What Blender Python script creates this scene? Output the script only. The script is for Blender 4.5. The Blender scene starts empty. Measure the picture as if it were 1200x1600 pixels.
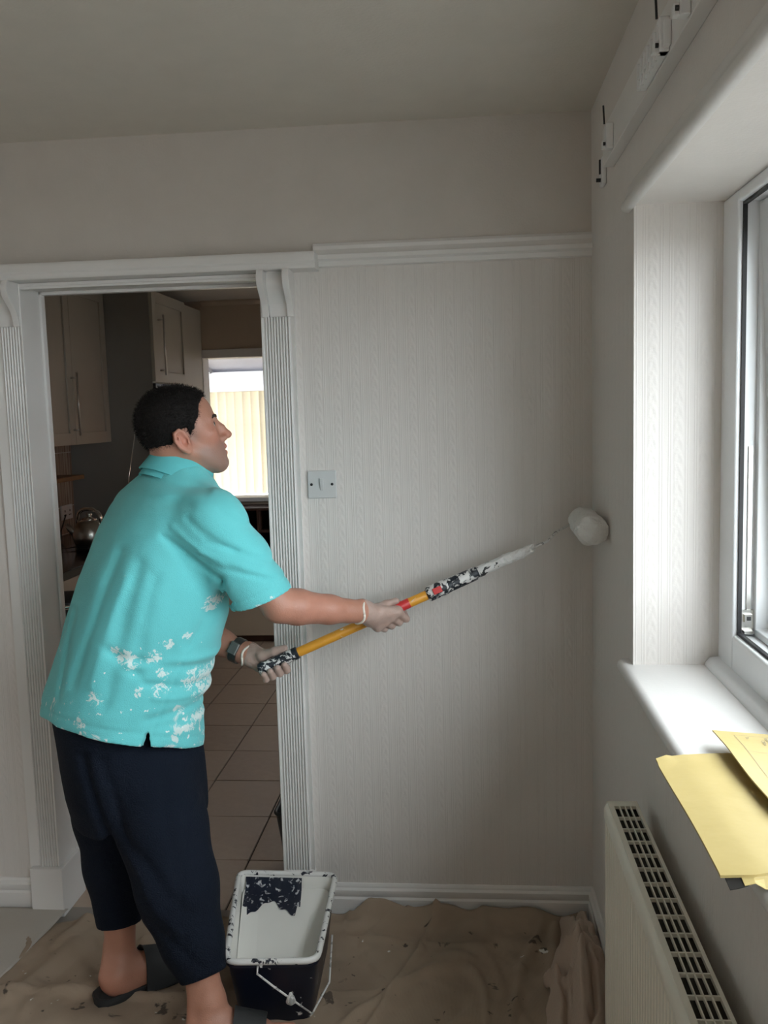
import bpy, math, random
import numpy as np
from mathutils import Matrix, Vector

sc = bpy.context.scene
COL = sc.collection
random.seed(7)
RNG = np.random.RandomState(7)

# ------------------------------------------------------------------ camera
F_PX = 1414.49
YAW, PITCH, ROLL = -0.0873980, -0.1082694, -0.0278605
CAM = np.array([0.0, 0.0, 1.573])


def cam_axes():
    cy, sy = math.cos(YAW), math.sin(YAW)
    cp, sp = math.cos(PITCH), math.sin(PITCH)
    cr, sr = math.cos(ROLL), math.sin(ROLL)
    fwd = np.array([sy * cp, cy * cp, sp])
    right = np.array([cy, -sy, 0.0])
    up = np.cross(right, fwd)
    return right * cr + up * sr, -right * sr + up * cr, fwd


C_R, C_U, C_F = cam_axes()


def at(px, py, Y):
    """point of the room seen at a photo position, at depth Y from the camera wall"""
    d = C_R * ((px - 600) / F_PX) - C_U * ((py - 800) / F_PX) + C_F
    return CAM + d * (Y / d[1])


def at_z(px, py, z):
    d = C_R * ((px - 600) / F_PX) - C_U * ((py - 800) / F_PX) + C_F
    return CAM + d * ((z - CAM[2]) / d[2])


cd = bpy.data.cameras.new('camera')
cam = bpy.data.objects.new('camera', cd)
COL.objects.link(cam)
cd.sensor_fit = 'VERTICAL'
cd.sensor_height = 36.0
cd.sensor_width = 27.0
cd.lens = F_PX / 1600 * 36.0
cd.clip_start = 0.02
cam.matrix_world = Matrix(((C_R[0], C_U[0], -C_F[0], CAM[0]), (C_R[1], C_U[1], -C_F[1], CAM[1]),
                           (C_R[2], C_U[2], -C_F[2], CAM[2]), (0, 0, 0, 1)))
sc.camera = cam

# ------------------------------------------------------------------ sky, light, exposure
world = bpy.data.worlds.new('overcast')
sc.world = world
world.use_nodes = True
wn = world.node_tree
wn.nodes.clear()
wo = wn.nodes.new('ShaderNodeOutputWorld')
wb = wn.nodes.new('ShaderNodeBackground')
wt = wn.nodes.new('ShaderNodeTexCoord')
ws = wn.nodes.new('ShaderNodeSeparateXYZ')
wr = wn.nodes.new('ShaderNodeValToRGB')
wn.links.new(wt.outputs['Generated'], ws.inputs[0])
wn.links.new(ws.outputs['Z'], wr.inputs[0])
wr.color_ramp.elements[0].position = 0.0
wr.color_ramp.elements[0].color = (0.93, 0.955, 1.0, 1)
wr.color_ramp.elements[1].position = 1.0
wr.color_ramp.elements[1].color = (0.96, 0.98, 1.0, 1)
wn.links.new(wr.outputs[0], wb.inputs[0])
wb.inputs['Strength'].default_value = 12.8
wn.links.new(wb.outputs[0], wo.inputs[0])


def portal(name, loc, rot, sx, sy):
    ld = bpy.data.lights.new(name, 'AREA')
    ld.shape = 'RECTANGLE'
    ld.size, ld.size_y = sx, sy
    ld.cycles.is_portal = True
    o = bpy.data.objects.new(name, ld)
    o.location = loc
    o.rotation_euler = rot
    COL.objects.link(o)


WIN_Y0, WIN_Y1 = -0.55, 2.045
portal('window_daylight', (0.80, (WIN_Y0 + WIN_Y1) / 2, 1.5), (0, math.pi / 2, 0), 1.05, WIN_Y1 - WIN_Y0)

portal('second_window_daylight', (0.80, -1.505, 1.5), (0, math.pi / 2, 0), 1.05, 1.7)
portal('kitchen_window_daylight', (0.98, 5.50, 1.27), (0, math.pi / 2, 0), 0.70, 1.5)

sc.view_settings.view_transform = 'Standard'
sc.view_settings.look = 'None'
sc.view_settings.exposure = 0.0
sc.view_settings.gamma = 1.0
sc.view_settings.use_curve_mapping = False
sc.cycles.max_bounces = 12
sc.cycles.diffuse_bounces = 8
sc.cycles.transparent_max_bounces = 12
sc.cycles.use_denoising = True
sc.cycles.sample_clamp_indirect = 8.0

# ------------------------------------------------------------------ materials


class NT:
    """tiny node builder"""

    def __init__(self, name):
        self.m = bpy.data.materials.new(name)
        self.m.use_nodes = True
        self.t = self.m.node_tree
        self.t.nodes.clear()
        self.out = self.t.nodes.new('ShaderNodeOutputMaterial')
        self.b = self.t.nodes.new('ShaderNodeBsdfPrincipled')
        self.t.links.new(self.b.outputs[0], self.out.inputs[0])
        self._c = None

    def n(self, typ, **kw):
        nd = self.t.nodes.new(typ)
        for k, v in kw.items():
            setattr(nd, k, v)
        return nd

    def l(self, a, b):
        self.t.links.new(a, b)

    def put(self, sock, v):
        if isinstance(v, (int, float)):
            sock.default_value = v
        elif isinstance(v, (tuple, list)):
            sock.default_value = tuple(v) + ((1.0,) if len(v) == 3 and sock.type == 'RGBA' else ())
        else:
            self.l(v, sock)

    def coord(self):
        if self._c is None:
            self._c = self.n('ShaderNodeTexCoord').outputs['Object']
        return self._c

    def xyz(self):
        s = self.n('ShaderNodeSeparateXYZ')
        self.l(self.coord(), s.inputs[0])
        return s.outputs

    def m2(self, op, a, b=0.0, c=None, clamp=False):
        nd = self.n('ShaderNodeMath', operation=op, use_clamp=clamp)
        self.put(nd.inputs[0], a)
        self.put(nd.inputs[1], b)
        if c is not None:
            self.put(nd.inputs[2], c)
        return nd.outputs[0]

    def noise(self, scale, detail=3.0, rough=0.5, vec=None, dist=0.0):
        nd = self.n('ShaderNodeTexNoise')
        self.l(vec if vec is not None else self.coord(), nd.inputs['Vector'])
        nd.inputs['Scale'].default_value = scale
        nd.inputs['Detail'].default_value = detail
        nd.inputs['Roughness'].default_value = rough
        nd.inputs['Distortion'].default_value = dist
        return nd.outputs[0]

    def stretch(self, sx, sy, sz, off=(0, 0, 0)):
        nd = self.n('ShaderNodeMapping')
        self.l(self.coord(), nd.inputs[0])
        nd.inputs['Scale'].default_value = (sx, sy, sz)
        nd.inputs['Location'].default_value = off
        return nd.outputs[0]

    def ramp(self, fac, stops):
        nd = self.n('ShaderNodeValToRGB')
        self.l(fac, nd.inputs[0])
        el = nd.color_ramp.elements
        while len(el) < len(stops):
            el.new(0.5)
        for e, (p, c) in zip(el, stops):
            e.position = p
            e.color = (c, c, c, 1) if isinstance(c, (int, float)) else tuple(c) + (1,)
        return nd.outputs[0]

    def mix(self, fac, a, b):
        nd = self.n('ShaderNodeMix', data_type='RGBA')
        self.put(nd.inputs[0], fac)
        self.put(nd.inputs[6], a)
        self.put(nd.inputs[7], b)
        return nd.outputs[2]

    def bump(self, h, dist=0.002, strength=1.0):
        nd = self.n('ShaderNodeBump')
        nd.inputs['Distance'].default_value = dist
        nd.inputs['Strength'].default_value = strength
        self.l(h, nd.inputs['Height'])
        self.l(nd.outputs[0], self.b.inputs['Normal'])

    def set(self, col=None, rough=None, metal=None, **kw):
        if col is not None:
            self.put(self.b.inputs['Base Color'], col)
        if rough is not None:
            self.put(self.b.inputs['Roughness'], rough)
        if metal is not None:
            self.put(self.b.inputs['Metallic'], metal)
        for k, v in kw.items():
            self.put(self.b.inputs[k], v)
        return self


def simple(name, col, rough=0.5, metal=0.0, var=0.06, scale=9.0, bump=0.0, bscale=200.0, **kw):
    n = NT(name)
    f = n.noise(scale, 4.0, 0.6)
    a = tuple(max(0.0, c * (1 - var)) for c in col)
    b = tuple(min(1.0, c * (1 + var)) for c in col)
    n.set(n.mix(f, a, b), rough, metal, **kw)
    if bump:
        n.bump(n.noise(bscale, 2.0), bump)
    return n.m


def wallpaper(name, axis, col):
    """painted embossed wallpaper: braided bands between fine ridges"""
    n = NT(name)
    o = n.xyz()
    a = o[axis]
    z = o['Z']
    u = n.m2('FRACT', n.m2('DIVIDE', n.m2('ADD', a, 5.0), 0.056))
    # fine ridges
    h = None
    for c, w in ((0.06, 0.045), (0.16, 0.03), (0.40, 0.03), (0.50, 0.045)):
        r = n.m2('SUBTRACT', 1.0, n.m2('DIVIDE', n.m2('ABSOLUTE', n.m2('SUBTRACT', u, c)), w), clamp=True)
        h = r if h is None else n.m2('ADD', h, r)
    # braid between .55 and 1
    t = n.m2('ABSOLUTE', n.m2('SUBTRACT', u, 0.77))
    band = n.m2('SUBTRACT', 1.0, n.m2('SMOOTHSTEP' if False else 'DIVIDE', t, 0.22), clamp=True)
    band = n.m2('MULTIPLY', band, 2.2, clamp=True)
    ph = n.m2('ADD', n.m2('MULTIPLY', z, 2 * math.pi / 0.034), n.m2('MULTIPLY', t, 16.0))
    tw = n.m2('MULTIPLY', n.m2('ADD', n.m2('SINE', ph), 1.0), 0.5)
    nz = n.noise(130.0, 2.0)
    tw = n.m2('ADD', n.m2('MULTIPLY', tw, 0.55), n.m2('MULTIPLY', nz, 0.7))
    h = n.m2('ADD', n.m2('MULTIPLY', h, 0.55), n.m2('MULTIPLY', band, tw))
    h = n.m2('ADD', h, n.m2('MULTIPLY', n.noise(420.0, 1.0), 0.15))
    n.bump(h, 0.0013, 0.65)
    f = n.noise(2.2, 3.0)
    n.set(n.mix(f, tuple(c * 0.96 for c in col), col), 0.62)
    return n.m


WHITE = (0.715, 0.68, 0.65)
M = {}
M['wallpaper_x'] = wallpaper('painted_wallpaper_back', 'X', WHITE)
M['wallpaper_y'] = wallpaper('painted_wallpaper_side', 'Y', WHITE)
M['old_wall'] = simple('unpainted_old_wall', (0.66, 0.61, 0.56), 0.8)
M['plaster'] = simple('painted_plaster', (0.62, 0.58, 0.54), 0.7, bump=0.0008, bscale=160)  # upper back wall: darker tone stands in for the dimmer light up there
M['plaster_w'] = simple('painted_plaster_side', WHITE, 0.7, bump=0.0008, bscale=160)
M['ceiling'] = simple('ceiling_paint', (0.66, 0.62, 0.56), 0.75, bump=0.0006, bscale=120)
M['gloss'] = simple('white_gloss_paint', (0.76, 0.745, 0.73), 0.35, var=0.03, bump=0.0003, bscale=90)
M['gloss_flat'] = simple('white_gloss_paint_smooth', (0.76, 0.745, 0.73), 0.35, var=0.02)
M['upvc'] = simple('white_upvc', (0.80, 0.82, 0.84), 0.28, var=0.02)
M['seal'] = simple('black_rubber', (0.02, 0.02, 0.022), 0.6)
M['steel'] = simple('brushed_steel', (0.62, 0.61, 0.58), 0.28, 1.0)
M['chrome'] = simple('chrome', (0.8, 0.8, 0.78), 0.12, 1.0, var=0.01)
M['rad'] = simple('radiator_enamel', (0.80, 0.775, 0.68), 0.35, var=0.02)
M['rad_in'] = simple('radiator_inside', (0.035, 0.03, 0.022), 0.8)  # near-black, colours in the shade between the panels
M['plastic_w'] = simple('white_plastic', (0.80, 0.81, 0.82), 0.35, var=0.02)
M['switch_w'] = simple('switch_plastic', (0.60, 0.61, 0.61), 0.35, var=0.02)
M['black'] = simple('black_plastic', (0.012, 0.012, 0.014), 0.42)
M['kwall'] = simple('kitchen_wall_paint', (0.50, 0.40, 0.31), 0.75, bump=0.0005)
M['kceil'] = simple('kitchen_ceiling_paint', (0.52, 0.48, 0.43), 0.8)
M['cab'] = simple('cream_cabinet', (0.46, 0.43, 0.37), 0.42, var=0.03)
M['cab_side'] = simple('grey_end_panel', (0.28, 0.27, 0.25), 0.5, var=0.04)
M['worktop'] = simple('black_granite', (0.015, 0.015, 0.017), 0.12, var=0.4, scale=300)
M['oven'] = simple('black_glass', (0.008, 0.008, 0.009), 0.08)
M['wood'] = None
M['bin'] = simple('dark_grey_plastic', (0.025, 0.028, 0.03), 0.38)
M['bed_beige'] = simple('beige_laminate', (0.62, 0.53, 0.42), 0.5)
M['rack'] = simple('dark_brown_wood', (0.075, 0.035, 0.025), 0.5, var=0.3, scale=30)
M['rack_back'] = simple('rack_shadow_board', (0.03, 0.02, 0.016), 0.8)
M['floor'] = simple('floor_screed', (0.30, 0.27, 0.24), 0.85)
M['grout'] = simple('dark_grout', (0.035, 0.028, 0.022), 0.9)


def wood_mat(name, c0, c1):
    n = NT(name)
    f = n.noise(6.0, 5.0, 0.6, n.stretch(9, 1, 9), 0.6)
    n.set(n.mix(f, c0, c1), 0.5)
    return n.m


M['wood'] = wood_mat('oak_wood', (0.22, 0.12, 0.06), (0.38, 0.23, 0.12))


def tile_mat(name, c0, c1, c2, rough):
    n = NT(name)
    f = n.noise(7.0, 6.0, 0.65, None, 0.8)
    g = n.noise(34.0, 3.0, 0.6)
    oi = n.n('ShaderNodeObjectInfo').outputs['Random']
    col = n.mix(n.m2('MULTIPLY', g, 0.7), n.mix(f, c0, c1), c2)
    col = n.mix(n.m2('MULTIPLY', oi, 0.35), col, c1)
    n.set(col, rough)
    n.bump(f, 0.0012)
    return n.m


M['tile'] = tile_mat('brown_ceramic_tile', (0.42, 0.315, 0.245), (0.60, 0.49, 0.395), (0.34, 0.245, 0.185), 0.36)


def splash_mat():
    n = NT('striped_wall_tile')
    o = n.xyz()
    v = n.stretch(1, 26, 1)
    f = n.noise(1.6, 1.0, 0.4, v)
    n.set(n.mix(n.ramp(f, [(0.35, 0.0), (0.62, 1.0)]), (0.24, 0.15, 0.10), (0.50, 0.43, 0.35)), 0.3)
    return n.m


M['splash'] = splash_mat()


def dust_mat(name, c0, c1, spots):
    n = NT(name)
    f = n.noise(5.0, 5.0, 0.6)
    col = n.mix(f, c0, c1)
    if spots:
        s = n.noise(15.0, 4.0, 0.55, None, 0.5)
        col = n.mix(n.ramp(s, [(0.64, 0.0), (0.675, 0.85)]), col, (0.045, 0.035, 0.03))
        p = n.noise(24.0, 2.0, 0.5, n.stretch(1, 1, 1, (3.1, 7.7, 0)))
        col = n.mix(n.ramp(p, [(0.735, 0.0), (0.75, 1.0)]), col, (0.8, 0.79, 0.76))
        big = n.noise(2.3, 3.0, 0.6, n.stretch(1, 1, 1, (9.1, 1.7, 0)))
        col = n.mix(n.ramp(big, [(0.52, 0.0), (0.68, 0.5)]), col, (0.20, 0.15, 0.11))
    n.set(col, 0.9)
    w = n.n('ShaderNodeTexWave', wave_type='BANDS', bands_direction='X')
    n.l(n.coord(), w.inputs['Vector'])
    w.inputs['Scale'].default_value = 160
    w.inputs['Distortion'].default_value = 2.0
    n.bump(n.m2('ADD', n.m2('MULTIPLY', w.outputs[1], 0.4), n.noise(60.0, 3.0)), 0.0012)
    return n.m


M['sheet'] = dust_mat('cotton_dust_sheet', (0.32, 0.24, 0.175), (0.43, 0.335, 0.25), True)
M['sheet_grey'] = dust_mat('grey_paper_sheet', (0.47, 0.43, 0.385), (0.56, 0.52, 0.47), False)
M['rag'] = dust_mat('pink_beige_cotton', (0.44, 0.34, 0.27), (0.55, 0.44, 0.36), False)


def skin_mat():
    n = NT('skin')
    f = n.noise(28.0, 4.0, 0.6)
    col = n.mix(f, (0.39, 0.185, 0.125), (0.48, 0.24, 0.168))
    for nm, c, k in (('beard', (0.20, 0.15, 0.13), 0.6), ('lip', (0.46, 0.18, 0.15), 0.75),
                     ('flush', (0.60, 0.22, 0.16), 0.55)):
        a = n.n('ShaderNodeAttribute', attribute_name=nm)
        col = n.mix(n.m2('MULTIPLY', a.outputs['Fac'], k), col, c)
    n.set(col, 0.48)
    n.b.inputs['Subsurface Weight'].default_value = 0.08
    n.b.inputs['Subsurface Radius'].default_value = (0.01, 0.004, 0.002)
    n.bump(n.noise(260.0, 3.0, 0.6), 0.0006)
    return n.m


M['skin'] = skin_mat()


def glove_mat():
    n = NT('thin_vinyl_glove')
    n.set(n.mix(n.noise(45.0, 4.0), (0.62, 0.50, 0.44), (0.78, 0.68, 0.62)), 0.4)
    n.bump(n.noise(70.0, 3.0, 0.6, None, 1.5), 0.003)
    tr = n.n('ShaderNodeBsdfTransparent')
    mx = n.n('ShaderNodeMixShader')
    mx.inputs[0].default_value = 0.45
    n.l(tr.outputs[0], mx.inputs[1])
    n.l(n.b.outputs[0], mx.inputs[2])
    n.l(mx.outputs[0], n.out.inputs[0])
    return n.m


M['glove'] = glove_mat()
M['glove_cuff'] = simple('rolled_glove_cuff', (0.80, 0.74, 0.66), 0.45)


def shirt_mat():
    n = NT('turquoise_pique_cotton')
    base = n.mix(n.noise(4.0, 4.0), (0.115, 0.53, 0.56), (0.145, 0.60, 0.62))
    o = n.xyz()
    # dried paint smears, mostly on the lower half
    g = n.m2('MULTIPLY', n.m2('SUBTRACT', 1.06, o['Z']), 3.2, clamp=True)
    s = n.noise(17.0, 5.0, 0.62, n.stretch(1.0, 1.0, 0.75, (2.3, 0.7, 1.9)), 0.6)
    s2 = n.noise(62.0, 2.0, 0.5, n.stretch(1, 1, 1, (5.3, 1.1, 0.4)))
    thr = n.m2('ADD', n.m2('MULTIPLY', s, 1.0), n.m2('MULTIPLY', n.m2('SUBTRACT', g, 1.0), 0.22))
    m1 = n.ramp(thr, [(0.545, 0.0), (0.575, 0.8)])
    t2 = n.m2('ADD', s2, n.m2('MULTIPLY', n.m2('SUBTRACT', g, 1.0), 0.13))
    m2 = n.ramp(t2, [(0.635, 0.0), (0.66, 0.9)])
    col = n.mix(m1, base, (0.72, 0.78, 0.76))
    col = n.mix(m2, col, (0.82, 0.85, 0.83))
    far = None
    for sx, sy, sr in ((200, 1022, 17), (186, 1012, 10), (212, 1030, 16), (262, 1008, 10), (240, 1027, 13), (252, 1052, 11), (286, 1000, 8), (292, 1075, 22), (250, 1079, 14), (222, 1076, 9),
                       (160, 1083, 14), (300, 1100, 16), (330, 1040, 15), (138, 1120, 12), (318, 950, 11), (312, 960, 8), (282, 1150, 10), (296, 1148, 9), (290, 1140, 12), (440, 907, 6), (400, 951, 6), (418, 940, 4)):
        p = at(sx, sy, 2.12)
        rr = sr * 0.0016
        dx = n.m2('MULTIPLY', n.m2('SUBTRACT', o['X'], float(p[0])), 1 / rr)
        dz = n.m2('MULTIPLY', n.m2('SUBTRACT', o['Z'], float(p[2])), 1 / rr)
        dd = n.m2('ADD', n.m2('MULTIPLY', dx, dx), n.m2('MULTIPLY', dz, dz))
        far = dd if far is None else n.m2('MINIMUM', far, dd)
    sp = n.noise(70.0, 4.0, 0.65, None, 1.0)
    sp = n.m2('SUBTRACT', sp, n.m2('MULTIPLY', far, 0.19))
    col = n.mix(n.ramp(sp, [(0.42, 0.0), (0.47, 0.85)]), col, (0.72, 0.80, 0.78))
    n.set(col, 0.85)
    n.b.inputs['Sheen Weight'].default_value = 0.15
    n.bump(n.m2('ADD', n.noise(520.0, 1.0), n.m2('MULTIPLY', n.noise(22.0, 3.0), 2.0)), 0.0012)
    return n.m


M['shirt'] = shirt_mat()
M['collar'] = simple('turquoise_rib', (0.11, 0.50, 0.53), 0.85, bump=0.0006, bscale=300)


def navy_mat():
    n = NT('navy_cotton')
    n.set(n.mix(n.noise(6.0, 4.0), (0.0035, 0.0065, 0.014), (0.006, 0.010, 0.020)), 0.9, **{'Specular IOR Level': 0.2})
    n.bump(n.m2('ADD', n.noise(300.0, 1.0), n.m2('MULTIPLY', n.noise(12.0, 3.0, 0.5, None, 0.8), 3.0)), 0.0025)
    return n.m


M['navy'] = navy_mat()
M['hair'] = simple('short_dark_hair', (0.006, 0.0045, 0.004), 0.75, var=0.35, scale=120, bump=0.002, bscale=260, **{'Specular IOR Level': 0.25})
M['brow'] = simple('dark_eyebrow', (0.03, 0.02, 0.015), 0.8)
M['eye_w'] = simple('eye_white', (0.40, 0.36, 0.33), 0.3)
M['iris'] = simple('dark_iris', (0.03, 0.018, 0.01), 0.15)
M['sandal'] = simple('black_foam_sandal', (0.02, 0.021, 0.022), 0.7, bump=0.0006, bscale=150)
M['watch_face'] = simple('watch_face_grey', (0.20, 0.21, 0.20), 0.25, 0.4)
M['watch_band'] = simple('watch_band_dark', (0.035, 0.038, 0.036), 0.4)


def painted(name, base, thr, scale=38.0, paint=(0.74, 0.735, 0.72), rough=0.45, warp=0.6, vec=(1, 1, 1)):
    """surface splashed with dried white paint"""
    n = NT(name)
    s = n.noise(scale, 5.0, 0.6, n.stretch(*vec), warp)
    f = n.ramp(s, [(thr - 0.02, 0.0), (thr + 0.02, 1.0)])
    b = n.mix(n.noise(9.0, 3.0), tuple(c * 0.9 for c in base), tuple(min(1, c * 1.1) for c in base))
    n.set(n.mix(f, b, paint), rough)
    n.bump(f, 0.0008)
    return n.m


M['pole_y'] = painted('yellow_pole_enamel', (0.72, 0.33, 0.03), 0.63, 30)
M['pole_k'] = painted('black_grip_splashed', (0.015, 0.02, 0.028), 0.52, 48)
M['pole_kw'] = painted('black_handle_caked', (0.02, 0.022, 0.025), 0.42, 42)
M['pole_r'] = painted('red_label', (0.60, 0.035, 0.035), 0.66, 55)
M['paint'] = simple('wet_white_paint', (0.80, 0.79, 0.75), 0.3, var=0.02)
M['nap'] = simple('roller_nap_paint', (0.74, 0.735, 0.715), 0.6, var=0.05, bump=0.004, bscale=130)
M['tray'] = painted('navy_black_plastic', (0.007, 0.010, 0.022), 0.66, 26, rough=0.35)
M['tray_in'] = painted('tray_lip_painted', (0.012, 0.015, 0.028), 0.41, 42)
M['tray_patch'] = painted('tray_scraped', (0.012, 0.016, 0.032), 0.60, 60, (0.55, 0.56, 0.58))
M['wire'] = painted('wire_splashed', (0.35, 0.35, 0.34), 0.45, 60)


def paper_mat():
    n = NT('manila_paper')
    f = n.noise(14.0, 4.0)
    n.set(n.mix(f, (0.46, 0.355, 0.130), (0.52, 0.405, 0.165)), 0.55)
    n.bump(n.noise(16.0, 3.0), 0.002)
    return n.m


M['manila'] = paper_mat()
M['manila_dark'] = simple('envelope_opening', (0.008, 0.006, 0.004), 0.95)  # near-black, painted shade of the envelope's mouth
M['ink'] = simple('grey_ink', (0.24, 0.21, 0.16), 0.8)


def slat_mat():
    n = NT('cream_blind_fabric')
    col = n.mix(n.noise(40.0, 2.0), (0.72, 0.64, 0.47), (0.78, 0.70, 0.53))
    n.set(col, 0.9)
    tr = n.n('ShaderNodeBsdfTranslucent')
    n.put(tr.inputs[0], col)
    mx = n.n('ShaderNodeMixShader')
    mx.inputs[0].default_value = 0.5
    mx.inputs[0].default_value = 0.10
    n.l(n.b.outputs[0], mx.inputs[1])
    n.l(tr.outputs[0], mx.inputs[2])
    n.l(mx.outputs[0], n.out.inputs[0])
    return n.m


M['slat'] = slat_mat()


def poly_mat():
    n = NT('polycarbonate_roof')
    col = (0.62, 0.62, 0.66)
    n.set(col, 0.5)
    tr = n.n('ShaderNodeBsdfTranslucent')
    tr.inputs[0].default_value = (0.60, 0.61, 0.66, 1)
    mx = n.n('ShaderNodeMixShader')
    mx.inputs[0].default_value = 0.085
    n.l(n.b.outputs[0], mx.inputs[1])
    n.l(tr.outputs[0], mx.inputs[2])
    n.l(mx.outputs[0], n.out.inputs[0])
    return n.m


M['poly'] = poly_mat()


def glass_mat():
    n = NT('window_glass')
    gl = n.n('ShaderNodeBsdfGlossy')
    gl.inputs['Roughness'].default_value = 0.02
    tr = n.n('ShaderNodeBsdfTransparent')
    tr.inputs[0].default_value = (0.93, 0.96, 0.96, 1)
    mx = n.n('ShaderNodeMixShader')
    mx.inputs[0].default_value = 0.06
    n.l(tr.outputs[0], mx.inputs[1])
    n.l(gl.outputs[0], mx.inputs[2])
    n.l(mx.outputs[0], n.out.inputs[0])
    return n.m


M['glass'] = glass_mat()


def brick_mat():
    n = NT('house_brick')
    br = n.n('ShaderNodeTexBrick')
    n.l(n.stretch(0, 0, 0), br.inputs['Vector'])
    cmb = n.n('ShaderNodeCombineXYZ')
    o = n.xyz()
    n.l(o['Y'], cmb.inputs[0])
    n.l(o['Z'], cmb.inputs[1])
    n.l(cmb.outputs[0], br.inputs['Vector'])
    br.inputs['Color1'].default_value = (0.42, 0.14, 0.07, 1)
    br.inputs['Color2'].default_value = (0.52, 0.20, 0.10, 1)
    br.inputs['Mortar'].default_value = (0.45, 0.40, 0.35, 1)
    br.inputs['Scale'].default_value = 4.4
    n.set(br.outputs[0], 0.9)
    return n.m


M['brick'] = brick_mat()
M['roof'] = simple('roof_tiles_grey', (0.14, 0.10, 0.09), 0.8)
M['grass'] = simple('grey_paving', (0.16, 0.155, 0.145), 0.9, var=0.2)

# ------------------------------------------------------------------ object helpers


def np3(p):
    return np.array(p, float)


def link_mesh(name, verts, faces, mat, parent=None, smooth=False, mats=None, fmat=None):
    me = bpy.data.meshes.new(name)
    me.from_pydata([tuple(map(float, v)) for v in verts], [], [tuple(f) for f in faces])
    me.update()
    for m_ in (mats or [mat]):
        me.materials.append(m_)
    if fmat is not None:
        me.polygons.foreach_set('material_index', fmat)
    if smooth:
        me.polygons.foreach_set('use_smooth', [True] * len(me.polygons))
    o = bpy.data.objects.new(name, me)
    COL.objects.link(o)
    hang(o, parent)
    return o


def hang(o, parent):
    """parts are modelled in room coordinates: undo the parent's own place"""
    if parent is not None:
        o.parent = parent
        if parent.parent is None:
            o.location = -Vector(parent.location)


def thing(name, loc, label, cat, group=None):
    o = bpy.data.objects.new(name, None)
    o.empty_display_size = 0.05
    o.location = loc
    COL.objects.link(o)
    o['label'] = label
    o['category'] = cat
    if group:
        o['group'] = group
    return o


def tag(o, label, cat, group=None):
    o['label'] = label
    o['category'] = cat
    if group:
        o['group'] = group
    return o


def struct(o):
    o['kind'] = 'structure'
    return o


def bevel(o, w=0.004, seg=2):
    md = o.modifiers.new('bevel', 'BEVEL')
    md.width = w
    md.segments = seg
    md.limit_method = 'ANGLE'
    md.angle_limit = math.radians(40)
    o.data.polygons.foreach_set('use_smooth', [True] * len(o.data.polygons))
    wn_ = o.modifiers.new('normals', 'WEIGHTED_NORMAL')
    wn_.keep_sharp = True
    return o


class MB:
    def __init__(self):
        self.v, self.f, self.mi = [], [], []
        self.cur = 0

    def add(self, vs, fs):
        b = len(self.v)
        self.v += [tuple(map(float, p)) for p in vs]
        self.f += [tuple(i + b for i in q) for q in fs]
        self.mi += [self.cur] * len(fs)
        return self

    def box(self, x0, x1, y0, y1, z0, z1):
        return self.add([(x0, y0, z0), (x1, y0, z0), (x1, y1, z0), (x0, y1, z0), (x0, y0, z1), (x1, y0, z1), (x1, y1, z1), (x0, y1, z1)],
                        [(0, 3, 2, 1), (4, 5, 6, 7), (0, 1, 5, 4), (1, 2, 6, 5), (2, 3, 7, 6), (3, 0, 4, 7)])

    def prism(self, poly, axis, a0, a1):
        """2-D polygon extruded along an axis. poly in the two other axes in order"""
        n = len(poly)
        vs = []
        for a in (a0, a1):
            for p in poly:
                if axis == 'x':
                    vs.append((a, p[0], p[1]))
                elif axis == 'y':
                    vs.append((p[0], a, p[1]))
                else:
                    vs.append((p[0], p[1], a))
        fs = [(i, (i + 1) % n, n + (i + 1) % n, n + i) for i in range(n)]
        fs += [tuple(range(n))[::-1], tuple(range(n, 2 * n))]
        return self.add(vs, fs)

    def tube(self, pts, r, n=10, cap=True):
        pts = [np3(p) for p in pts]
        rr = r if isinstance(r, (list, tuple)) else [r] * len(pts)
        T = []
        for i in range(len(pts)):
            a, b = pts[max(i - 1, 0)], pts[min(i + 1, len(pts) - 1)]
            t = b - a
            T.append(t / (np.linalg.norm(t) + 1e-12))
        up = np.array([0, 0, 1.0]) if abs(T[0][2]) < 0.9 else np.array([1.0, 0, 0])
        s = np.cross(T[0], up)
        s /= np.linalg.norm(s)
        vs = []
        for i, p in enumerate(pts):
            s = s - T[i] * np.dot(s, T[i])
            s /= np.linalg.norm(s)
            q = np.cross(T[i], s)
            for k in range(n):
                a = 2 * math.pi * k / n
                vs.append(p + rr[i] * (math.cos(a) * s + math.sin(a) * q))
        fs = []
        for i in range(len(pts) - 1):
            for k in range(n):
                fs.append((i * n + k, i * n + (k + 1) % n, (i + 1) * n + (k + 1) % n, (i + 1) * n + k))
        if cap:
            fs.append(tuple(range(n))[::-1])
            fs.append(tuple(range((len(pts) - 1) * n, len(pts) * n)))
        return self.add(vs, fs)

    def lathe(self, c, prof, n=24, axis=None):
        """profile of (r, h) turned about an axis through c"""
        c = np3(c)
        ax = np.array([0, 0, 1.0]) if axis is None else np3(axis) / np.linalg.norm(axis)
        s = np.cross(ax, [0, 1, 0.0]) if abs(ax[1]) < 0.9 else np.cross(ax, [1.0, 0, 0])
        s /= np.linalg.norm(s)
        q = np.cross(ax, s)
        vs = []
        for r, h in prof:
            for k in range(n):
                a = 2 * math.pi * k / n
                vs.append(c + ax * h + max(r, 1e-4) * (math.cos(a) * s + math.sin(a) * q))
        fs = []
        for i in range(len(prof) - 1):
            for k in range(n):
                fs.append((i * n + k, i * n + (k + 1) % n, (i + 1) * n + (k + 1) % n, (i + 1) * n + k))
        fs.append(tuple(range(n))[::-1])
        fs.append(tuple(range((len(prof) - 1) * n, len(prof) * n)))
        return self.add(vs, fs)

    def build(self, name, mat, parent=None, smooth=False, mats=None):
        return link_mesh(name, self.v, self.f, mat, parent, smooth, mats, self.mi if mats else None)


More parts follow.
